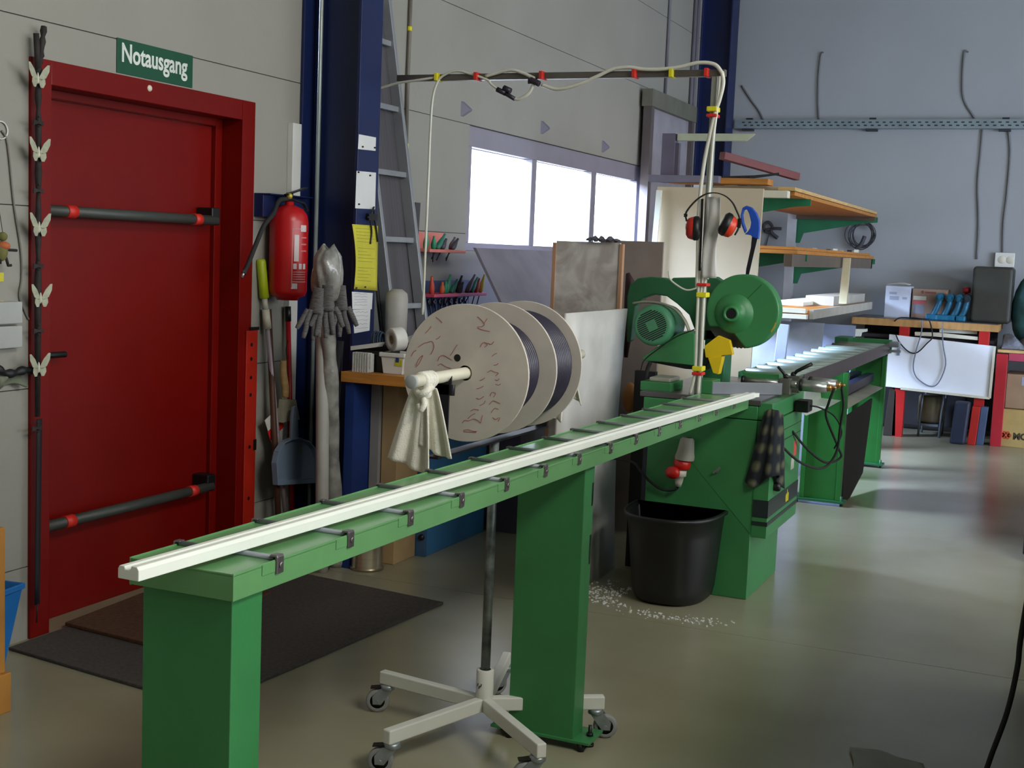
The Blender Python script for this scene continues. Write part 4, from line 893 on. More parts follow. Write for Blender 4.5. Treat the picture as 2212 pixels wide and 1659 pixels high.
# grey work gloves
glm = mat('glove_grey', '6A6766', 0.95, var=0.25, scale=50, stretch=(1, 1, 6), bump=0.5, bscale=150)
random.seed(11)
for k_, (px_, py_, tl, dx_) in enumerate(((688, 632, -0.35, 0.0), (708, 626, -0.05, 0.035), (735, 626, 0.12, 0.01))):
    c = at(px_, py_, 'X', -3.015+dx_); m = MB()
    rt = Vector((0.80, 0.60, 0))
    hang = (rt*tl*0.35+Vector((0, 0, -1))).normalized()
    m.tube(catmull([c+Vector((0, 0, 0.02)), c+hang*0.03, c+hang*0.09], 5), lambda s_: 0.026+0.010*s_, 14, sq=0.6)
    for i in range(5):
        o = (i-2)*0.0165; L_ = (0.085, 0.125, 0.135, 0.12, 0.085)[i]
        b0 = c+rt*o+hang*0.075+Vector((0, -0.006*(i % 2), 0)); dd = hang*L_+rt*(o*1.1+random.uniform(-0.008, 0.008))
        m.tube(catmull([b0, b0+dd*0.35+rt*0.005*math.sin(i*5+k_), b0+dd*0.7, b0+dd], 4), lambda s_: 0.0125-0.0035*s_**4, 10)
    t = solo('work_glove', m, glm, ('grey knitted work glove hanging on roll, leftmost of three', 'grey knitted work glove hanging on roll, middle of three', 'grey knitted work glove hanging on roll, rightmost by the notes')[k_], 'glove', 'grey work gloves on the column')
# papers on the column
def sheetof(nm, lab, pts, x, m_, th=0.0008, cat='paper'):
    q = PX(x, *pts); return solo(nm, MB().prism(q, (th, 0, 0)), m_, lab, cat)
FX = -3.1145
p_ = sheetof('pinned_card', 'small blank white card on the column, topmost of the papers', [(775, 290), (812, 297), (811, 326), (773, 322)], FX, paper)
build('pin', MB().cyl(at(782, 317, 'X', FX), at(782, 317, 'X', FX)+Vector((.008, 0, 0)), 0.004, 8), blackm, p_); ORG[p_.name] = ORG[p_.name]
build('pin', MB().cyl(at(808, 319, 'X', FX), at(808, 319, 'X', FX)+Vector((.008, 0, 0)), 0.004, 8), blackm, p_)
p_ = sheetof('pinned_card', 'tall blank white card on the column above the yellow sheet', [(770, 369), (812, 373), (810, 452), (767, 450)], FX, paper)
for a_ in ((773, 372), (798, 379), (774, 441)): build('pin', MB().cyl(at(*a_, 'X', FX), at(*a_, 'X', FX)+Vector((.008, 0, 0)), 0.004, 8), blackm, p_)
y0q, y1q = at(759, 484, 'X', FX), at(814, 628, 'X', FX)
def ysh(u, v):
    tl, tr, br, bl = PX(FX+0.002, (759, 484), (815, 488), (813, 628), (763, 624))
    p = (tl*(1-u)+tr*u)*(1-v)+(bl*(1-u)+br*u)*v; p.x += 0.014*math.sin(v*PI)*(1-u)+0.004; return p
p_ = solo('yellow_sheet', MB().sheet(ysh, 8, 10, 0.0008), mat('yellow_paper', 'C9C23C', 0.8), 'yellow printed sheet pinned on the blue column', 'paper')
m = MB(); random.seed(5)
for i in range(17):
    v = 0.06+i*0.05
    if i in (5, 11): continue
    a_, b_2 = ysh(0.1, v), ysh(0.1+random.uniform(0.4, 0.8), v)
    o_ = Vector((0.0012, 0, 0)); m.bar(a_+o_, b_2+o_, 0.0003, 0.0016)
build('print', m, mat('print_olive', '8C8A34', 0.8), p_)
for a_ in ((767, 622), (786, 620)): build('pin', MB().cyl(at(*a_, 'X', FX+0.004), at(*a_, 'X', FX)+Vector((.012, 0, 0)), 0.004, 8), blackm, p_)
for lab, pts in (('small white handwritten note directly below the yellow sheet', [(760, 630), (805, 633), (803, 668), (761, 668)]), ('white handwritten note on column, lowest of the papers', [(762, 669), (800, 668), (798, 714), (765, 720)])):
    p_ = sheetof('handwritten_note', lab, pts, FX+0.001, paper); m = MB()
    for r_ in range(5):
        yy_ = pts[0][1]+5+r_*(pts[3][1]-pts[0][1]-8)/5
        w_ = [at(pts[0][0]+5+i*4, yy_+random.uniform(-1.2, 1.2), 'X', FX+0.0022) for i in range(8)]
        for a_, b_2 in zip(w_[:-1], w_[1:]): m.bar(a_, b_2, 0.0003, 0.0010)
    build('pen_writing', m, ink, p_)
m = MB(); 
for pts in ([(808, 447), (800, 470), (803, 500), (800, 527)], [(806, 462), (812, 490), (816, 522)], [(793, 470), (808, 464), (806, 448)]):
    m.tube(catmull(PX(FX+0.014, *pts), 5), 0.0045, 8)
m.box(FX+0.0, FX+0.018, *sorted((at(790, 470, 'X', FX).y, at(808, 470, 'X', FX).y)), at(800, 476, 'X', FX).z, at(800, 462, 'X', FX).z)
solo('pliers', m, blackm, 'black pliers hanging over the top corner of yellow sheet', 'pliers')

# ladder with board
t = thing('ladder', 'aluminium ladder leaning on the wall right of blue column', 'ladder', (-2.95, 5.83, 0.0))
def lad(y, z): 
    k_ = (2.756-z)/(2.756-1.145); return Vector((-3.40+0.272*k_, y, z))
la = mat('ladder_alu', '9DA0A4', 0.4, 0.5)
for y in (5.65, 6.0): build('stile', MB().bar(lad(y, 0.0), lad(y, 2.80), 0.030, 0.06, up=(1, 0, 0)), la, t, bevel=0.003)
for z in (0.185, 0.52, 0.855, 1.19, 1.525, 1.86, 2.195, 2.53): build('rung', MB().bar(lad(5.664, z), lad(5.986, z), 0.028, 0.028), la, t, bevel=0.003)
solo('plank', MB().prism([lad(5.63, 0.0)+Vector((-.05, 0, 0)), lad(6.02, 0.0)+Vector((-.05, 0, 0)), lad(6.02, 2.74)+Vector((-.016, 0, 0)), lad(5.63, 2.74)+Vector((-.016, 0, 0))], (-0.014, 0, 0)), mat('plank_grey', '4F4C50', 0.6, var=0.15, scale=3, stretch=(1, 12, .4)), 'dark grey plank leaning behind the ladder rungs', 'plank')
q = at(896, 437, 'X', -3.38)
solo('plank', MB().prism([(-3.395, 6.23, 0.0), (-3.395, 6.30, 0.0), (-3.395, q.y+0.06, q.z), (-3.395, q.y, q.z)], (0.02, 0, 0)), mat('plank_dark', '3F3C3E', 0.6), 'narrow dark batten leaning just right of the ladder', 'batten')
m = MB().tube(PX(XW+0.012, (888, -30), (885, 60), (881, 160), (877, 330)), 0.011, 10)
t = solo('wall_conduit', m, mat('conduit_grey', '6C665C', 0.5), 'thin dark conduit hanging down the wall right of ladder', 'conduit')
for py_ in (62, 315): 
    q = at(885 if py_ < 100 else 878, py_, 'X', XW+0.012); build('tape_band', MB().cyl(q+Vector((0, 0, -.012)), q+Vector((0, 0, .012)), 0.0125, 10), tapey, t)
for k_, (px_, py_) in enumerate(((1001, 236), (1172, 276), (1303, 317))):
    q = at(px_, py_, 'X', XW)
    solo('wall_hook', MB().prism([(XW, q.y-0.035, q.z+0.045), (XW, q.y-0.035, q.z-0.045), (XW+0.03, q.y+0.02, q.z-0.005), (XW+0.03, q.y+0.02, q.z+0.005)], (0.006, 0.03, 0)), mat('hook_grey', '6E6C78', 0.6), 'small grey triangular wall hook above window, %s of three' % ('leftmost', 'middle', 'rightmost')[k_], 'hook', 'triangular wall hooks above the window', bevel=0.002)

# ------------------------------------------------------------ workbench by the ladder and what stands on and under it
t = thing('workbench', 'small workbench with orange wood top right of blue column', 'workbench', (-2.65, 5.5, 0))
build('bench_top', MB().box(-3.045, -2.30, 5.07, 5.62, 0.868, 0.915), woodo, t, bevel=0.002)
build('side_panel', MB().box(-3.03, -2.985, 5.09, 5.60, 0.0, 0.868), mat('panel_blue', '12306E', 0.5), t)
build('side_panel', MB().box(-2.98, -2.935, 5.24, 5.33, 0.0, 0.868), greyb, t)
t = thing('carton', 'tall brown cardboard box standing on floor under the workbench', 'box', (-2.88, 5.38, 0))
build('box_body', MB().box(-2.93, -2.845, 5.262, 5.475, 0.0, 0.86), carton, t, bevel=0.003)
t = thing('tool_cabinet', 'low light blue steel cabinet on the floor beside tall cardboard box', 'cabinet', (-2.9, 5.8, 0))
cb = build('cabinet_body', MB().box(-2.895, -2.795, 5.495, 6.16, 0.0, 0.66), mat('cabinet_blue', '3E7FB4', 0.45), t, bevel=0.003)
build('cabinet_edge', MB().box(-2.85, -2.792, 5.482, 5.495, 0.0, 0.66), mat('cabinet_edge_blue', '3A5F86', 0.5), t, bevel=0.002)
build('door_knob', MB().lathe([(0, 0.012), (0.014, 0.010), (0.016, 0)], (-2.815, 5.482, 0.095), (0, -1, 0), 14), blackm, cb)
solo('waste_paper_bin', MB().lathe([(0, 0), (0.078, 0), (0.080, 0.012), (0.072, 0.014), (0.072, 0.25), (0.068, 0.25), (0.068, 0.02), (0, 0.02)], (-2.92, 5.14, 0), n=32), mat('brushed_steel', 'B4A88E', 0.3, 0.9, stretch=(1, 1, 12)), 'small round stainless steel bin on floor in front of cardboard box', 'bin')
solo('storage_crate', tap(Vector((-2.93, 5.20, 0.915)), 0.16, 0.10, 0.18, 0.12, 0.10), blackm, 'dark open plastic crate on the workbench beside blue column', 'crate', bevel=0.002)
m = MB(); q = at(782, 800, 'Y', 5.10)
for i in range(7): m.box(q.x-0.05+i*0.0125, q.x-0.041+i*0.0125, 5.095, 5.130, 0.915, 1.005)
m.box(q.x-0.052, q.x+0.044, 5.10, 5.131, 0.918, 1.002)
solo('foam_block', m, mat('foam_white', 'B9B9B4', 0.7, bump=0.4, bscale=120), 'ridged white block at the left end of the workbench', 'block', bevel=0.001)
q = PY(5.12, (757, 757), (757, 748), (819, 740), (812, 750))
solo('lid_strip', MB().prism(q, (0, 0.06, 0)), whitepl, 'white strip laid over the ridged block and dark crate', 'strip', bevel=0.001)
t = thing('bucket', 'white plastic tub with small blue and yellow label on workbench', 'bucket', at(855, 803, 'Y', 5.16))
bx = at(855, 803, 'Y', 5.16).x
bb = build('tub', tap(Vector((bx, 5.18, 0.915)), 0.100, 0.10, 0.118, 0.115, 0.098), whitepl, t, bevel=0.006)
build('label', MB().box(bx+0.012, bx+0.050, 5.1235, 5.1255, 0.955, 1.0).box(bx+0.018, bx+0.038, 5.1230, 5.1240, 0.975, 0.998), mat('label_yellow', 'B9B62A', 0.5), bb)
build('label_mark', MB().box(bx+0.018, bx+0.034, 5.1215, 5.1230, 0.972, 0.996), mat('label_blue', '1F3E74', 0.5), bb)
t = thing('tape_roll', 'thick white roll of tape lying on the plastic tub', 'tape roll', (bx+0.0, 5.17, 1.013))
m = MB().lathe([(0.022, 0), (0.052, 0), (0.054, 0.004), (0.054, 0.056), (0.052, 0.060), (0.022, 0.060), (0.022, 0)], (bx-0.02, 5.14, 1.069), (0.5, 0.84, 0.10), 36)
build('roll', m, whitepl, t)
build('core', MB().lathe([(0.0215, 0.006), (0.0215, 0.058), (0.0195, 0.058), (0.0195, 0.006), (0.0215, 0.006)], (bx-0.02, 5.14, 1.069), (0.5, 0.84, 0.10), 24), carton, t)
q = at(818, 728, 'Y', 5.33)
m = MB()
for i in range(5): m.lathe([(0.050+0.004*(i % 2), 0), (0.055+0.004*(i % 2), 0.005), (0.050+0.004*(i % 2), 0.010), (0.045+0.004*(i % 2), 0.005), (0.050+0.004*(i % 2), 0)], (q.x-0.02+i*0.011, 5.32, q.z-0.028), (1, 0.2, 0.1), 24)
solo('coiled_cable', m, mat('cable_teal', '22364A', 0.5), 'coiled dark blue cable behind the white tape roll', 'cable')
solo('tool_case', MB().box(-2.99, -2.50, 5.26, 5.44, 0.915, 1.035), mat('case_black', '1B171B', 0.6), 'black box on the workbench behind coiled cable', 'box', bevel=0.006)
q = at(848, 665, 'Y', 5.50)
solo('canister', MB().lathe([(0, 0), (0.048, 0), (0.052, 0.01), (0.055, 0.20), (0.050, 0.23), (0.025, 0.25), (0, 0.25)], (q.x+0.0, 5.54, q.z-0.16), n=24), mat('canister_pale', 'A6A39C', 0.5), 'pale plastic canister behind tape roll beside the ladder foot', 'canister')
q = at(915, 703, 'Y', 5.35)
solo('plastic_bag', MB().sheet(lambda u, v: (q.x-0.10+0.24*u, 5.33+0.07*v+0.01*math.sin(u*17), 1.045+0.05*math.sin(v*PI)*(0.5+0.5*u)+0.006*math.sin(u*25+v*9)), 24, 8, 0.004), mat('bag_white', 'C4C4C8', 0.35), 'crumpled white plastic bag on the bench left behind the drum', 'bag')
# dark bench with glossy top under the drum, and its panels
t = thing('workbench', 'long dark workbench with glossy top behind the drum trolley', 'workbench', (-2.85, 7.0, 0))
build('bench_top', MB().box(-3.40, -2.58, 6.25, 8.3, 0.76, 0.80), mat('bench_dark', '3A3646', 0.12, 0.0, var=0.1, spec=0.8), t, bevel=0.002)
build('side_panel', MB().box(-3.35, -2.62, 6.20, 6.24, 0, 0.76).box(-2.66, -2.62, 6.24, 6.62, 0, 0.76), mat('panel_violet', '4A4756', 0.6), t)
build('side_panel', MB().box(-2.66, -2.60, 6.74, 8.0, 0.03, 0.76), MATS['panel_violet'], t)
# boards standing around
solo('wide_panel', MB().prism([(-2.62, 6.42, 0.80), (-2.62, 8.35, 0.80), (-3.10, 8.35, 1.50), (-3.10, 6.58, 1.50)], (-0.018, 0, 0)), mat('panel_grey', '7F7A86', 0.65), 'wide grey panel leaning against the wall under the window', 'panel')
t = thing('marbled_board', 'grey marbled board with pale wooden edge strips behind the drum', 'board', (-2.59, 7.0, 0))
def marble():
    m = mat('marble', '8E8680', 0.6); nt = m.node_tree; N = nt.nodes; b = N['Principled BSDF']; n = N.new('ShaderNodeTexNoise'); n.inputs['Scale'].default_value = 5; n.inputs['Detail'].default_value = 8; n.inputs['Distortion'].default_value = 1.8
    nt.links.new(N['Texture Coordinate'].outputs['Object'], n.inputs['Vector']); r = N.new('ShaderNodeValToRGB'); r.color_ramp.elements[0].color = (*hx('B4ACA4'), 1); r.color_ramp.elements[1].color = (*hx('DAD5D0'), 1); r.color_ramp.elements[0].position = 0.4; r.color_ramp.elements[1].position = 0.62
    nt.links.new(n.outputs['Fac'], r.inputs[0]); nt.links.new(r.outputs[0], b.inputs['Base Color']); return m
build('board', MB().box(-2.545, -2.19, 6.40, 6.418, 0.0, 1.555), marble(), t)
build('edge_strip', MB().box(-2.563, -2.545, 6.392, 6.425, 0.0, 1.545), mat('strip_wood', 'B98F70', 0.6), t)
build('edge_strip', MB().box(-2.19, -2.172, 6.392, 6.425, 0.0, 1.55), MATS['strip_wood'], t)
solo('brown_board', MB().box(-2.37, -2.02, 6.60, 6.618, 0, 1.57), mat('board_taupe', '84776F', 0.65), 'taupe coloured board standing behind the marbled board', 'board')
t = thing('white_board_panel', 'tall white laminated board standing left of the saw cabinet', 'board', (-1.94, 5.4, 0))
build('panel', MB().sheet(lambda u, v: (-1.935-0.02*math.sin(v*PI)*1.0, 5.00+0.79*u, 1.245*v), 4, 10, 0.012), mat('laminate', 'C9C7C2', 0.4), t)
solo('black_board', MB().box(-1.90, -1.80, 5.86, 5.90, 0, 0.95), mat('board_black', '15131A', 0.5), 'narrow black board standing between white board and saw cabinet', 'board')
solo('slate_board', MB().box(-1.795, -1.742, 5.72, 6.4, 0.0, 0.80), mat('slate', '3C404E', 0.6), 'slate coloured panel standing close behind left of saw cabinet', 'panel')
q = at(1358, 850, 'Y', 6.1)
solo('round_cushion', MB().sphere((q.x, 6.12, q.z-0.02), 0.035, 0.03, 0.075), mat('orange_tan', 'A9733E', 0.7), 'orange brown rounded bundle behind the saw motor', 'bundle')
solo('red_lever', MB().tube(PY(6.075, (1356, 590), (1362, 612), (1358, 700), (1352, 772)), lambda s_: 0.010+0.020*math.sin(s_*PI), 10), mat('dark_maroon', '3A1A22', 0.5), 'dark maroon leather sling hanging behind the saw arm', 'sling')
for k_, (px_, py_, w_) in enumerate(((1284, 505, 0.06), (1300, 500, 0.05), (1320, 507, 0.08))):
    q = at(px_, py_, 'Y', 6.41)
    solo('black_rag', MB().sheet(lambda u, v: (q.x-w_/2+w_*u, 6.37+0.08*v, 1.560+0.018*math.sin(u*PI)*math.sin(v*PI)+0.006*math.sin(u*13+k_)+0.004), 10, 6, 0.006), mat('rag_grey', '5A5862', 0.9), 'grey crumpled rag on top of the marbled board, %s of three' % ('left', 'middle', 'right')[k_], 'rag', 'rags on the marbled board')
# tool trays on the wall
random.seed(21)
hue = ['2E8A66', 'C8503A', '3A3A44', '2E8A66', 'C9B23A', '6A5F66', '2E7A66', 'C8603A', '2E8A66', '44404E']
for nm_, (xa, xb, ya, cc, n_, lab) in {'a': (922, 1000, 536, 'D0786A', 6, 'upper'), 'b': (932, 1045, 632, 'CC4A66', 12, 'lower')}.items():
    p0_, p1_ = at(xa, ya, 'X', -3.30), at(xb, ya, 'X', -3.30); z_ = p0_.z if nm_ == 'a' else (p0_.z+p1_.z)/2
    t = thing('tool_tray', '%s red plastic tool tray on wall left of the window' % lab, 'tool tray', (-3.36, (p0_.y+p1_.y)/2, z_-0.02))
    build('tray', MB().box(-3.425, -3.28, p0_.y, p1_.y, z_-0.022, z_-0.004), mat('tray_'+nm_, cc, 0.5), t, bevel=0.003)
    if nm_ == 'a': build('tray_back', MB().box(-3.435, -3.425, p0_.y, p1_.y, z_-0.022, z_+0.09), MATS['tray_a'], t)
    for i in range(n_):
        f = (i+0.5)/n_; y_ = p0_.y+(p1_.y-p0_.y)*f; tl = random.uniform(0.02, 0.09)*(1 if f > 0.3 else -0.3); L_ = random.uniform(0.06, 0.11); x_ = -3.335+random.uniform(-0.03, 0.03)
        key = 'tool_'+hue[(i*3+(nm_ == 'b')) % 10]
        a_ = Vector((x_, y_, z_-0.003)); b_2 = a_+Vector((0.01, tl, L_)); dn = (a_-b_2).normalized()
        tt = thing('screwdriver', 'tool with %s handle in the %s red tray, number %s from the left' % ({'2E8A66': 'green', 'C8503A': 'red', '3A3A44': 'black', 'C9B23A': 'yellow', '6A5F66': 'grey', '2E7A66': 'teal', 'C8603A': 'orange', '44404E': 'dark'}[hue[(i*3+(nm_ == 'b')) % 10]], lab, ('one', 'two', 'three', 'four', 'five', 'six', 'seven', 'eight', 'nine', 'ten', 'eleven', 'twelve')[i]), 'hand tool', a_, 'hand tools in the wall trays')
        build('handle', MB().tube(catmull([a_, a_+(b_2-a_)*0.5, b_2], 3), lambda s_: 0.012+0.005*math.sin(s_*5), 8), mat(key, hue[(i*3+(nm_ == 'b')) % 10], 0.45), tt)
        build('shaft', MB().cyl(a_+dn*0.0, a_+dn*0.075, 0.0035, 6), blackm, tt)
pa, pb = at(917, 640, 'X', -3.42), at(1012, 700, 'X', -3.42)
solo('pegboard', MB().box(-3.44+0.004, -3.425, pa.y, pb.y, 0.93, 1.30), mat('peg_blue', '2F3F66', 0.5), 'blue perforated tool board on wall below the tool trays', 'tool board')
for k_ in range(8):
    y_ = pa.y+0.06+k_*0.07
    solo('spanner', MB().bar((-3.418, y_, 1.17), (-3.405, y_+0.04, 1.02), 0.012, 0.006).lathe([(0.008, -0.003), (0.016, -0.003), (0.016, 0.003), (0.008, 0.003), (0.008, -0.003)], (-3.418, y_-0.003, 1.18), (1, 0, 0), 12), steel, 'steel spanner hanging on the blue tool board, number %s from left' % ('one', 'two', 'three', 'four', 'five', 'six', 'seven', 'eight')[k_], 'spanner', 'spanners on the blue board')

# ------------------------------------------------------------ cantilever rack near the corner
SXX = -1.70
t = thing('cantilever_rack', 'white posted rack with green brackets and three wood shelves in far corner', 'rack', (-2.2, 10.3, 0))
for y in (8.75, 11.92): build('upright', MB().box(-2.475, -2.395, y-0.03, y+0.05, 0, 2.02), mat('upright_white', 'B9BEC4', 0.5), t, bevel=0.002)
LV = ((1.965, 11.98, 8.35), (1.595, 11.95, 8.55), (1.170, 11.95, 9.10))
for k_, (z, yb, ya) in enumerate(LV):
    for y in (8.78, 11.93):
        if z < 1.2: 
            continue
        zt = z-0.05
        build('bracket', MB().prism([(-2.395, y, zt), (SXX+0.02, y, zt-0.0), (SXX+0.02, y, zt-0.045), (-1.80, y, zt-0.055), (-2.33, y, zt-0.16), (-2.36, y, zt-0.25), (-2.395, y, zt-0.25)], (0, 0.02, 0)), mat('bracket_green', '0F6B45', 0.5), t)
    sb = build('shelf_board', MB().box(-2.39, SXX, ya, 12.0, z-0.05, z-0.025), woodo, t, bevel=0.002)
build('edge_beam', MB().box(-2.39, SXX+0.006, 11.86, 11.90, 1.880, 1.915).box(-2.39, SXX+0.01, 11.80, 11.86, 1.460, 1.545), mat('beam_dark', '5A4A3E', 0.5, 0.3), t)
# long boards and profiles on the shelves
def plank(nm, lab, x0, x1, y0, y1, z0, z1, m_, cat='board', tilt=0.0, grp=None):
    m = MB().box(x0, x1, y0, y1, z0, z1)
    for p in m.v: p.z += (p.y-y0)*tilt
    return solo(nm, m, m_, lab, cat, grp, bevel=0.002)
plank('wood_board', 'long yellow brown board on top shelf along its right edge', -1.80, SXX+0.01, 8.30, 11.95, 1.942, 1.965, woodl)
plank('wood_board', 'wide board lying across the middle of the top shelf', -2.25, -1.82, 8.4, 11.7, 1.942, 1.972, chipm)
plank('wood_board', 'orange edged board jutting towards the chipboard on top shelf', -2.50, -1.845, 8.20, 8.36, 1.972, 2.010, woodo)
plank('profile_bundle', 'cream profile lying crosswise under the top shelf boards', -2.45, -1.72, 8.22, 8.30, 1.893, 1.938, cream, 'profile')
plank('profile_bundle', 'grey profile bundle on left part of the top shelf', -2.62, -2.15, 8.15, 8.22, 1.975, 2.02, mat('bundle_grey', '6E6A78', 0.6), 'profile')
for k_ in range(6):
    plank('thin_strip', 'thin strip on the top shelf board, number %s from the left' % ('one', 'two', 'three', 'four', 'five', 'six')[k_], -2.20+k_*0.065, -2.165+k_*0.065, 8.5+0.1*k_, 11.0+0.1*k_, 1.973, 1.985+0.006*(k_ % 3), (woodl, rubber, mat('strip_green', '55704A', 0.6), greyb, blackm, woodl)[k_], 'strip', grp='strips on the top shelf')
for k_, (px_, py_) in enumerate(((1595, 383), (1630, 380), (1650, 385))):
    q = at(px_, py_, 'Y', 8.3)
    solo('dark_offcut', MB().bar((q.x-0.09, 8.28, 2.018), (q.x+0.09, 8.33, 2.030+0.01*k_), 0.03, 0.014), rubber, 'dark offcut on the orange edged board, %s of three' % ('left', 'middle', 'right')[k_], 'offcut', 'dark offcuts on the top shelf', bevel=0.002)
a_, b_2 = at(1560, 336, 'Y', 8.35), at(1722, 382, 'Y', 9.0)
solo('red_beam', MB().bar(a_, b_2, 0.05, 0.05), mat('beam_maroon', '6E3430', 0.5), 'red brown profile beam tilted down onto the top shelf', 'beam', bevel=0.003)
a_, b_2 = at(1463, 296, 'Y', 8.25), at(1618, 296, 'Y', 8.25)
solo('cream_bar', MB().prism([(a_.x, 8.25, a_.z-0.023), (b_2.x-0.02, 8.25, a_.z-0.023), (b_2.x+0.035, 8.25, a_.z+0.023), (a_.x, 8.25, a_.z+0.023)], (0, 0.04, 0)), mat('cream_green', 'AEB298', 0.5), 'pale horizontal bar with slanted end above the rack', 'bar', bevel=0.002)
q0_, q1_ = at(1437, 290, 'Y', 8.3), at(1458, 402, 'Y', 8.3)
solo('support_panel', MB().box(q0_.x, q1_.x, 8.24, 8.32, q1_.z+0.02, q0_.z).box(q1_.x, q1_.x+0.025, 8.26, 8.30, q1_.z+0.02, q0_.z-0.06), mat('support_violet', '5B5462', 0.6), 'grey violet upright carrying the pale horizontal bar', 'upright')
# middle shelf
plank('wood_board', 'orange wood board on the middle shelf front edge', -2.35, SXX-0.02, 8.56, 11.9, 1.572, 1.592, woodo)
for k_ in range(9):
    x_ = -2.28+k_*0.06
    plank('small_block', 'small block on the middle shelf, number %s from the left' % ('one', 'two', 'three', 'four', 'five', 'six', 'seven', 'eight', 'nine')[k_], x_, x_+0.035, 11.5, 11.55, 1.592, 1.608+0.006*(k_ % 3), (woodl, blackm, cream)[k_ % 3], 'block', grp='small blocks on the middle shelf')
solo('metal_profile', MB().box(-1.745, -1.690, 8.35, 11.85, 1.462, 1.543), mat('mill_brown', '6B5E52', 0.45, 0.3), 'long brownish metal profile under right edge of the middle shelf', 'profile', bevel=0.002)
a_, b_2 = at(1829, 568, 'Y', 10.2), at(1818, 655, 'Y', 10.2)
solo('cream_post', MB().prism([(a_.x-0.04, 10.2, 1.185), (a_.x+0.02, 10.2, 1.185), (a_.x+0.025, 10.2, 1.54), (a_.x-0.03, 10.2, 1.54)], (0, 0.04, 0)), mat('cream_yellow', 'BDB594', 0.5), 'cream upright profile standing on the lowest shelf', 'profile', bevel=0.002)
# lowest shelf
plank('wood_board', 'orange board on the lowest shelf', -2.35, SXX-0.01, 9.12, 11.9, 1.146, 1.160, woodo)
plank('edge_profile', 'long cream profile along the right edge of lowest shelf', SXX, SXX+0.03, 9.10, 11.9, 1.10, 1.165, mat('cream_grey', 'ABA799', 0.5), 'profile')
plank('edge_profile', 'two-lipped cream profile across the near end of lowest shelf', -2.25, SXX-0.005, 9.03, 9.09, 1.100, 1.132, cream, 'profile')
plank('edge_profile', 'upper cream profile across near end of the lowest shelf', -2.25, SXX-0.015, 9.04, 9.09, 1.140, 1.172, cream, 'profile')
plank('white_bundle', 'white profile bundle lying on the lowest shelf beside cream post', -1.96, -1.74, 10.3, 11.9, 1.161, 1.235, mat('bundle_white', 'B5B1A4', 0.5), 'profile')
plank('white_bundle', 'lower white profile bundle in the middle of lowest shelf', -2.14, -1.90, 9.9, 11.2, 1.161, 1.190, pvc, 'profile')
t = thing('dark_box', 'open white box with dark inside on the lowest shelf', 'box', (-2.28, 9.55, 1.161))
build('box_shell', MB().box(-2.36, -2.18, 9.6, 9.8, 1.225, 1.24).box(-2.37, -2.35, 9.6, 9.8, 1.161, 1.24).box(-2.19, -2.17, 9.6, 9.8, 1.161, 1.24), whitepl, t)
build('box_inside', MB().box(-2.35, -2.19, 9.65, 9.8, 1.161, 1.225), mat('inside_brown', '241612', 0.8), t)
# chipboard leaning on the near end of the rack
solo('chipboard', MB().prism([(-2.56, 8.06, 0.0), (-1.862, 8.06, 0.0), (-1.862, 8.17, 1.945), (-2.56, 8.17, 1.945)], (0, 0.019, 0)), chipm, 'large beige chipboard panel standing behind the saw', 'board', bevel=0.001)
a_, b_2 = at(1413, 480, 'Y', 8.0), at(1404, 640, 'Y', 8.0)
solo('white_strip', MB().bar((a_.x-0.02, 8.14, 1.92), (b_2.x-0.05, 8.02, 0.0), 0.035, 0.02), pvc, 'white profile strip leaning at left edge of the chipboard', 'profile')
# clamps and coils seen between the shelves
q = at(1660, 492, 'Y', 12.3)
solo('wire_bunch', MB().tube(catmull(PY(12.382, (1652, 500), (1650, 486), (1660, 480), (1668, 490), (1662, 502), (1652, 498), (1672, 494), (1688, 494)), 6), 0.014, 6).tube(catmull(PY(12.382, (1664, 500), (1672, 508), (1680, 514)), 4), 0.018, 6).tube(catmull(PY(12.39, (1662, 503), (1655, 530), (1650, 545)), 4), 0.004, 5), mat('wire_dark', '4A4A50', 0.6), 'dark bunched cable hanging on far wall left of white upright', 'cable')
m = MB(); q = at(1860, 508, 'Y', 12.3)
for i in range(7):
    r_ = 0.115+0.012*math.sin(i*2.3)
    m.tube([Vector((q.x+0.012*math.sin(i*4)+math.cos(a)*r_*(0.75+0.06*i), 12.36-0.006*i, q.z+0.01*math.cos(i*3)+math.sin(a)*r_)) for a in [k*2*PI/26 for k in range(27)]], 0.004, 6)
m.tube(catmull(PY(12.33, (1868, 510), (1862, 525), (1855, 534), (1848, 537)), 4), 0.018, 6)
solo('cable_coil', m, mat('coil_dark', '45454C', 0.6), 'loose coil of dark cable hanging on the far wall right of rack', 'cable')
# grey sheets behind the outfeed rollers and the standing frame at the wall
solo('grey_sheet', MB().prism([(-2.36, 9.05, 0), (-1.62, 9.05, 0), (-1.62, 9.25, 1.07), (-2.36, 9.25, 1.07)], (0, 0.01, 0)), mat('sheet_grey', '9AA0AE', 0.55), 'large pale grey sheet standing under the rack behind the rollers', 'sheet')
solo('grey_sheet', MB().prism([(-2.30, 10.6, 0), (-1.62, 10.6, 0), (-1.62, 10.7, 1.0), (-2.30, 10.7, 1.0)], (0, 0.01, 0)), mat('sheet_blue', '8C98B4', 0.55), 'bluish sheet standing further back under the rack', 'sheet')
q0_, q1_ = at(1662, 692, 'Y', 8.98), at(1700, 700, 'Y', 8.98)
solo('white_profile', MB().bar((q1_.x-0.02, 8.98, 1.06), (q1_.x-0.06, 8.90, 0.0), 0.075, 0.03), mat('profile_bluewhite', 'B4C0D8', 0.5), 'bluish white profile standing against the grey sheet', 'profile', bevel=0.003)
t = thing('framed_panel', 'tall metal framed panel standing on left wall before the corner', 'panel', (-3.35, 11.0, 0))
fm = mat('frame_taupe', '5E5656', 0.5, 0.2)
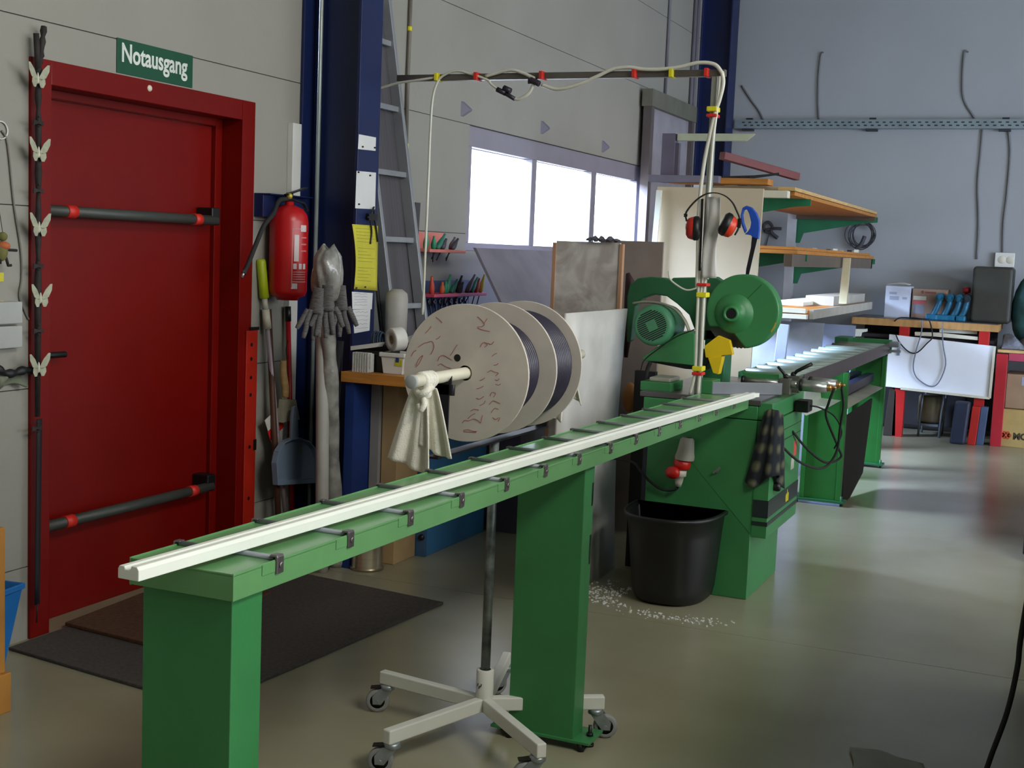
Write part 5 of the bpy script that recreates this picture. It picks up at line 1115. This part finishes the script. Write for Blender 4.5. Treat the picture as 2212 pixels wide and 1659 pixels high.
build('frame', MB().box(-3.40, -3.33, 10.36, 10.44, 0, 2.86).box(-3.40, -3.33, 11.58, 11.66, 0, 2.86), fm, t)
build('frame_top', MB().box(-3.41, -3.32, 10.34, 11.68, 2.72, 2.86), mat('frame_olive', '6F6F62', 0.5, 0.2), t)
build('fly_mesh', MB().box(-3.375, -3.365, 10.44, 11.58, 0, 2.72), mat('mesh_grey', '8C8A92', 0.8), t)
solo('wall_conduit', MB().cyl((XW+0.014, 11.02, 2.90), (XW+0.014, 11.02, ZC), 0.014, 10), mat('conduit_violet', '6C6A74', 0.5), 'thin grey conduit rising above the framed panel', 'conduit')
for k_, y_ in enumerate((11.80, 11.90)):
    solo('wall_conduit', MB().cyl((XW+0.02, y_, 0), (XW+0.02, y_, ZC), 0.018, 10), mat('conduit_violet', '6C6A74', 0.5), 'grey wall conduit beside the corner column, %s of a pair' % ('left', 'right')[k_], 'conduit')

# ------------------------------------------------------------ far wall
t = thing('cable_tray', 'galvanised perforated cable tray running along the far wall', 'cable tray', (0.5, 12.33, 2.735))
build('tray', MB().box(-3.12, XR-0.02, 12.30, 12.303, 2.735, 2.815).box(-3.12, XR-0.02, 12.303, 12.38, 2.735, 2.738), mat('galvanised', '8FA0A8', 0.4, 0.5, var=0.08), t)
m = MB(); x = -3.05
while x < 0.4:
    for z, o in ((2.790, 0), (2.762, 0.02)): m.box(x+o, x+o+0.028, 12.2985, 12.2998, z-0.006, z+0.006)
    x += 0.062
build('slots', m, jointm, t)
for k_ in range(6): build('wall_bracket', MB().box(-3.0+k_*1.15-0.05, -3.0+k_*1.15+0.05, 12.31, 12.399, 2.715, 2.735).box(-3.0+k_*1.15-0.03, -3.0+k_*1.15+0.03, 12.38, 12.399, 2.738, 2.84), mat('bracket_dark', '2E3034', 0.6), t)
cm = mat('cable_grey', '6E7074', 0.6)
for lab, pts in (('grey cable end sticking up from tray, left on far wall', [(1779, 113), (1773, 120), (1768, 170), (1767, 215), (1769, 262)]), ('grey cable curving up from tray on right of far wall', [(2092, 112), (2083, 114), (2079, 170), (2082, 215), (2105, 255)]),
                 ('thin stained cable slanting down to the tray near corner column', [(1602, 185), (1622, 215), (1640, 240), (1650, 262)]), ('grey cable dropping from tray, left of the two by wall sockets', [(2122, 280), (2118, 330), (2112, 400), (2114, 480), (2110, 560)]), ('grey cable dropping from tray to the wall socket', [(2178, 280), (2182, 330), (2175, 420), (2168, 480), (2166, 545)])):
    solo('wall_cable', MB().tube(catmull(PY(12.385, *pts), 6), 0.008, 6), cm, lab, 'cable')
t = thing('wall_socket', 'white double wall socket above the dark cabinet', 'socket', at(2168, 560, 'Y', 12.38))
q0_, q1_ = at(2150, 545, 'Y', 12.35), at(2190, 578, 'Y', 12.35)
build('socket_box', MB().box(q0_.x, q1_.x, 12.35, 12.40, q1_.z, q0_.z), whitep, t, bevel=0.006)
build('socket_face', MB().lathe([(0, 0.003), (0.03, 0.004), (0.035, 0)], ((q0_.x*0.65+q1_.x*0.35), 12.35, (q0_.z+q1_.z)/2), (0, -1, 0), 16).lathe([(0, 0.003), (0.03, 0.004), (0.035, 0)], ((q0_.x*0.22+q1_.x*0.78), 12.35, (q0_.z+q1_.z)/2), (0, -1, 0), 16), cream, t)

# far workbench
t = thing('workbench', 'workbench with thick wooden top and red legs at the far wall', 'workbench', (-1.2, 12.0, 0))
build('bench_top', MB().box(-1.81, -0.585, 11.70, 12.385, 0.968, 1.030), mat('top_pine', 'B88C55', 0.6, var=0.12, scale=4, stretch=(6, 1, 1)), t, bevel=0.003)
build('top_covering', MB().box(-1.80, -0.60, 11.72, 12.38, 1.030, 1.034), mat('cover_dark', '5C5A60', 0.35), t)
lr = mat('leg_red', 'B01B1A', 0.45)
for x_ in (-1.40, -0.74): build('leg', MB().box(x_, x_+0.085, 11.70, 11.78, 0, 0.968), lr, t, bevel=0.003)
build('back_panel', MB().box(-1.78, -0.62, 12.30, 12.33, 0.05, 0.968), mat('panel_dark', '2C2C30', 0.7), t)
build('under_shelf', MB().box(-1.80, -0.62, 11.79, 12.29, 0.86, 0.888), mat('shelf_dark', '241E20', 0.7), t)
t = thing('whiteboard', 'white board leaning in front of the far workbench', 'board', (-1.05, 11.42, 0.40))
wq = PY(11.675, (1921, 722), (2149, 748), (2138, 860), (1913, 835))
build('board', MB().prism(wq, (0, 0.02, 0)), mat('board_white', 'EAEEF6', 0.35, var=0.01), t, bevel=0.002)
rimm = MB()
for a_, b_2 in ((wq[1], wq[2]), (wq[2], wq[3]+(wq[2]-wq[3])*0.15)): rimm.bar(a_-Vector((0, 0.006, 0)), b_2-Vector((0, 0.006, 0)), 0.02, 0.028, up=(0, 1, 0))
build('frame', rimm, cream, t)
build('clip', MB().prism(PY(11.665, (1938, 752), (1944, 752), (1943, 768), (1937, 768)), (0, 0.008, 0)), mat('clip_blue', '7C86A8', 0.5), t)
for k_, (pts, lab) in enumerate(((((1976, 717), (2030, 719), (2112, 728), (2112, 735), (2020, 727), (1976, 725)), 'cream profile lying along the top of the white board'), (((2029, 709), (2110, 713), (2110, 722), (2029, 718)), 'white profile strip above the white board, under the bench top'))):
    solo('stored_profile', MB().prism(PY(11.72+0.06*k_, *pts), (0, 0.05, 0)), (cream, pvc)[k_], lab, 'profile', bevel=0.001)
solo('stored_profile', MB().prism(PY(11.72, (1836, 710), (1870, 711), (1870, 717), (1860, 718), (1858, 727), (1836, 726)), (0, 0.12, 0)), pvc, 'stepped white profile end at left end of far bench', 'profile', bevel=0.001)
for k_, (pts, lab) in enumerate((([(1935, 722), (1942, 738), (1958, 756), (1972, 763), (1985, 759), (2002, 742), (2014, 728), (2010, 700), (2005, 688)], 'short dark cable loop hanging over left of white board'), ([(1992, 692), (1990, 720), (1980, 755), (1973, 790), (1978, 812), (1992, 826), (2008, 834), (2022, 832), (2034, 815), (2043, 785), (2038, 750), (2036, 725), (2036, 697)], 'long grey cable loop hanging down over the white board'))):
    solo('hanging_cable', MB().tube(catmull(PY(11.655, *pts), 6), 0.0055, 6), (rubber, mat('cable_pale', '7C8090', 0.6))[k_], lab, 'cable')
solo('bench_cable', MB().tube(catmull([at(1932, 694, 'Y', 11.69), at(1942, 687, 'Y', 11.72)]+[Vector((at(x_, 690, 'Y', 11.8).x, 11.85+0.05*math.sin(x_), 1.041)) for x_ in (1955, 1975, 1990, 2005)], 6), 0.006, 6), rubber, 'black cable lying on the far bench beside teal tools', 'cable')
# cartons, tools and cabinet on the far bench
def boxth(nm, lab, x0, x1, y0, y1, z0, z1, m_, cat='box', bev=0.004):
    return solo(nm, MB().box(x0, x1, y0, y1, z0, z1), m_, lab, cat, bevel=bev)
cx0, cx1 = at(1912, 640, 'Y', 11.95).x, at(1966, 640, 'Y', 11.95).x
t = thing('carton', 'white carton on the far bench with curled paper on top', 'box', ((cx0+cx1)/2, 12.0, 1.034))
bbx = build('box_body', MB().box(cx0, cx1, 11.95, 12.2, 1.034, 1.315), mat('carton_white', 'C3CBDC', 0.6), t, bevel=0.004)
build('print', MB().box(cx0+0.04, cx0+0.12, 11.9485, 11.9495, 1.19, 1.225).box(cx0+0.15, cx0+0.19, 11.9485, 11.9495, 1.20, 1.22).box(cx0+0.035, cx0+0.10, 11.9485, 11.9495, 1.24, 1.262), mat('print_grey', '98A2B8', 0.6), bbx)
solo('paper_sheet', MB().sheet(lambda u, v: (cx0+0.0+0.20*u, 11.97+0.14*v, 1.324+0.028*math.sin(u*PI*0.9)*(0.5+0.5*v)), 10, 4, 0.002), paper, 'curled white paper lying on top of the white carton', 'paper')
dx0, dx1 = at(1970, 650, 'Y', 12.0).x, at(2046, 650, 'Y', 12.0).x
t = thing('carton', 'brown carton with red and white label on far bench', 'box', ((dx0+dx1)/2, 12.1, 1.034))
bbx = build('box_body', MB().box(dx0, dx1, 12.0, 12.25, 1.034, 1.30), mat('carton_brown', '9A8272', 0.7), t, bevel=0.004)
build('label_white', MB().box(dx0+0.01, dx0+0.12, 11.9985, 11.9995, 1.20, 1.235), whitep, bbx)
build('label_red', MB().box(dx0+0.01, dx0+0.12, 11.9985, 11.9995, 1.165, 1.199), mat('label_coral', 'C86A70', 0.6), bbx)
build('label_grey', MB().box(dx0+0.01, dx0+0.11, 11.9985, 11.9995, 1.08, 1.160), mat('label_slate', '878A9C', 0.6), bbx)
build('print', MB().lathe([(0, 0), (0.014, 0)], (dx0+0.085, 11.9990, 1.272), (0, -1, 0), 10).box(dx0+0.105, dx0+0.20, 11.9985, 11.9995, 1.262, 1.278), mat('print_redbrown', '8A4A44', 0.6), bbx)
tl_ = mat('teal_tool', '136080', 0.4, var=0.15, scale=30)
for k_, (x_, lab) in enumerate(((2028, 'teal'), (2048, 'teal'), (2066, 'teal'), (2080, 'dark teal'))):
    b0 = at(x_-14+3*k_, 684, 'Y', 11.9); b1 = at(x_+6+k_*2, 640, 'Y', 11.9); b2 = at(x_+12+k_*2, 626, 'Y', 11.9)
    t = thing('power_tool', '%s cordless tool standing on far bench, %s of four' % (lab, ('leftmost', 'second', 'third', 'rightmost')[k_]), 'power tool', (b0.x, 11.92, 1.034))
    build('battery', MB().box(b0.x-0.055, b0.x+0.045, 11.84, 11.96, 1.034, 1.085), tl_, t, bevel=0.012)
    build('grip', MB().tube(catmull([(b0.x, 11.9, 1.07), (b0.x+0.03, 11.9, 1.14), (b1.x-0.01, 11.9, 1.22)], 5), 0.026, 10), tl_, t)
    build('tool_head', MB().tube([(b1.x-0.01, 11.84, 1.235), (b1.x-0.01, 11.98, 1.24)], 0.034, 12).cyl((b1.x-0.01, 11.80, 1.235), (b1.x-0.01, 11.84, 1.235), 0.016, 10), (tl_, mat('tool_dark', '1A2C38', 0.5))[k_ == 3], t)
q = at(2088, 615, 'Y', 11.98)
solo('spray_bottle', MB().lathe([(0, -0.02), (0.03, -0.018), (0.036, 0), (0.03, 0.03), (0, 0.034)], (q.x, 12.02, 1.30), n=16).cyl((q.x, 12.02, 1.034), (q.x, 12.02, 1.285), 0.015, 8), mat('knob_red', '9A1420', 0.5), 'red topped bottle standing beside the dark grey cabinet', 'bottle')
ex0, ex1 = at(2098, 640, 'Y', 11.9).x, at(2186, 640, 'Y', 11.9).x
t = thing('small_cabinet', 'dark grey rounded cabinet standing at right end of far bench', 'cabinet', ((ex0+ex1)/2, 12.05, 1.034))
build('cabinet_body', MB().box(ex0, ex1, 11.9, 12.25, 1.034, 1.52), mat('cab_dark', '35362F', 0.55, var=0.1), t, bevel=0.03, seg=4)
build('cabinet_foot', MB().box(ex0+0.02, ex1-0.02, 11.92, 12.23, 1.0342, 1.05), blackm, t)
# things under the far bench
for lab, xa, xb, za, ya, m_, cat in (('dark navy suitcase under the far bench', 2052, 2086, 0.37, 11.55, mat('case_navy', '20283C', 0.5), 'case'), ('bright red folder standing under the far bench', 2091, 2109, 0.33, 11.62, mat('folder_red', 'C0241C', 0.5), 'folder'), ('grey blue folder beside the red folder under far bench', 2110, 2126, 0.33, 11.64, mat('folder_slate', '4A5C7C', 0.5), 'folder')):
    a_, b_2 = at(xa, 930, 'Y', ya), at(xb, 930, 'Y', ya)
    m = MB().box(a_.x, b_2.x, ya, ya+0.10, 0.0, za)
    for p in m.v: p.x += p.z*0.06
    solo('document_folder' if cat == 'folder' else 'suitcase', m, m_, lab, cat, bevel=0.02 if cat == 'case' else 0.004)
a_, b_2 = at(1984, 900, 'Y', 11.9), at(2030, 900, 'Y', 11.9)
solo('storage_drum', MB().lathe([(0, 0), (0.10, 0), (0.11, 0.02), (0.11, 0.22), (0.10, 0.24), (0, 0.24)], ((a_.x+b_2.x)/2, 12.02, 0.12), n=24), mat('drum_beige', '8C8470', 0.6, col2='5E5634', scale=4), 'beige round container under far bench between the trestle legs', 'container')
t = thing('trestle', 'pale metal trestle holding the round container under far bench', 'trestle', ((a_.x+b_2.x)/2, 11.9, 0))
for x_ in (1983, 2028):
    q = at(x_, 940, 'Y', 11.88)
    [build('trestle_leg', MB().cyl((q.x, yy_, 0), (q.x+0.02, yy_, 0.50), 0.010, 8), mat('trestle_grey', '77808C', 0.4, 0.4), t) for yy_ in (11.88, 12.16)]
build('trestle_bar', MB().box(at(1983, 900, 'Y', 11.9).x, at(2028, 900, 'Y', 11.9).x, 11.88, 12.16, 0.095, 0.115), MATS['trestle_grey'], t)
q = at(1925, 900, 'Y', 11.7)
solo('dark_stand', MB().prism([(q.x-0.06, 11.7, 0), (q.x+0.05, 11.7, 0), (q.x+0.03, 11.7, 0.40), (q.x-0.03, 11.7, 0.45)], (0, 0.08, 0)), mat('stand_dark', '2A241C', 0.6), 'dark stand under the far bench beside outfeed roller leg', 'stand', bevel=0.006)
# red racking at the right edge
t = thing('red_rack', 'red steel shelf frame at the right edge holding cardboard boxes', 'rack', (-0.3, 11.9, 0))
rx = at(2152, 900, 'Y', 11.66).x
build('upright', MB().box(rx-0.035, rx+0.055, 11.66, 11.74, 0, 0.79), mat('rack_red', 'B8283A', 0.45, col2='A81A1E', scale=1.2), t, bevel=0.003)
build('upright', MB().box(rx+1.2, rx+1.29, 11.66, 11.74, 0, 0.79), MATS['rack_red'], t, bevel=0.003)
build('rack_beam', MB().box(rx+0.06, rx+1.2, 11.67, 11.72, 0.735, 0.80), mat('rack_pink', 'B04058', 0.45), t, bevel=0.003)
build('rack_board', MB().box(rx-0.03, rx+1.25, 11.66, 12.38, 0.802, 0.825), woodl, t, bevel=0.002)
g0 = at(2172, 850, 'Y', 11.72).x
t = thing('carton', 'plain brown cardboard box stacked on the box marked MO', 'box', (g0+0.25, 11.9, 0.325))
bbx = build('box_body', MB().box(g0, g0+0.5, 11.745, 12.15, 0.327, 0.62), mat('carton_tan', '9C8266', 0.75), t, bevel=0.005)
build('box_tape', MB().box(g0+0.12, g0+0.34, 11.743, 11.745, 0.53, 0.60), mat('tape_blue', '9AA4C0', 0.5), bbx)
h0 = at(2160, 930, 'Y', 11.70).x
t = thing('carton', 'yellowish cardboard box on floor with red flower mark and MO', 'box', (h0+0.28, 11.9, 0))
bbx = build('box_body', MB().box(h0, h0+0.56, 11.70, 12.1, 0, 0.322), mat('carton_yellow', 'B59A5E', 0.75), t, bevel=0.005)
m = MB()
fc_ = at(2173, 940, 'Y', 11.699)
for i in range(6):
    a_ = i*PI/3; m.lathe([(0, 0), (0.018, 0)], (fc_.x+math.cos(a_)*0.026, 11.6985, fc_.z+math.sin(a_)*0.020), (0, -1, 0), 8)
build('flower_mark', m, mat('mark_orange', 'C2502A', 0.6), bbx)
text('box_lettering', 'MO', 0.075, (fc_.x+0.055, 11.6985, fc_.z-0.028), (1, 0, 0), (0, 0, 1), mat('letter_brown', '3C3420', 0.6), bbx, 0.0005, bold=0.004)
q = at(2190, 735, 'Y', 11.8)
solo('plastic_wrap', MB().sheet(lambda u, v: (q.x-0.09+0.42*u, 11.75+0.25*v, 0.83+0.11*abs(math.sin(u*5+v*3))*math.sin(v*PI)+0.03*math.sin(u*19+v*11)*math.sin(v*PI)), 26, 12, 0.003), mat('wrap_grey', '7C8088', 0.3, var=0.3, scale=20), 'crumpled clear plastic wrap lying on top of the red rack', 'plastic')
solo('backpack', MB().sphere((at(2208, 640, 'Y', 12.0).x+0.08, 12.05, 1.15), 0.16, 0.14, 0.33), mat('bag_teal', '2E5A5C', 0.7, var=0.3, scale=9), 'dark teal bag at the right edge above the red rack', 'bag')
# machine cabinet at the right edge, dark
q = at(2207, 1215, 'Z', 0)
t = thing('machine_cabinet', 'dark machine cabinet just entering the picture at the right edge', 'cabinet', (q.x+0.45, q.y+0.5, 0))
build('cabinet_body', MB().box(q.x, q.x+1.0, q.y, q.y+2.2, 0.04, 1.25), mat('machine_dark', '1E2024', 0.5), t, bevel=0.01)
build('cabinet_foot', MB().box(q.x+0.02, q.x+0.98, q.y+0.02, q.y+2.18, 0, 0.04), MATS['post_wood'], t)
# unseen block added at right to shade the floor; the cable hangs off it
t = thing('shade_block', 'large dark block added outside the view to shade the aisle floor', 'bench', (1.2, 3.9, 0))
build('shade_block_body', MB().box(0.03, 1.8, 2.3, 4.9, 0.05, 1.25), mat('shade_block_brown', '4A3C30', 0.6), t, bevel=0.01)
build('shade_block_base', MB().box(0.08, 1.75, 2.36, 4.8, 0, 0.05), blackm, t)
solo('power_cable', MB().tube(catmull([(0.12, 2.90, 1.258), (0.03, 2.95, 1.265), (-0.01, 2.98, 1.20), *PY(3.0, (2212, 1335), (2198, 1440), (2175, 1540), (2135, 1650)), (-0.13, 2.95, 0.25), (-0.15, 2.95, 0.02), (-0.10, 2.9, 0.008), (0.02, 2.85, 0.008)], 8), 0.006, 8), rubber, 'black power cable hanging down at the lower right picture edge', 'cable')
q = at(1905, 1650, 'Z', 0)
solo('floor_rag', MB().sheet(lambda u, v: (q.x-0.09+0.22*u+0.02*math.sin(v*4), q.y-0.22+0.28*v+0.02*math.sin(u*5), 0.006+0.004*abs(math.sin(u*7+v*5))), 12, 12, 0.004), mat('rag_pale', '8C8F86', 0.9), 'pale flat sheet lying on floor at the bottom edge', 'sheet')
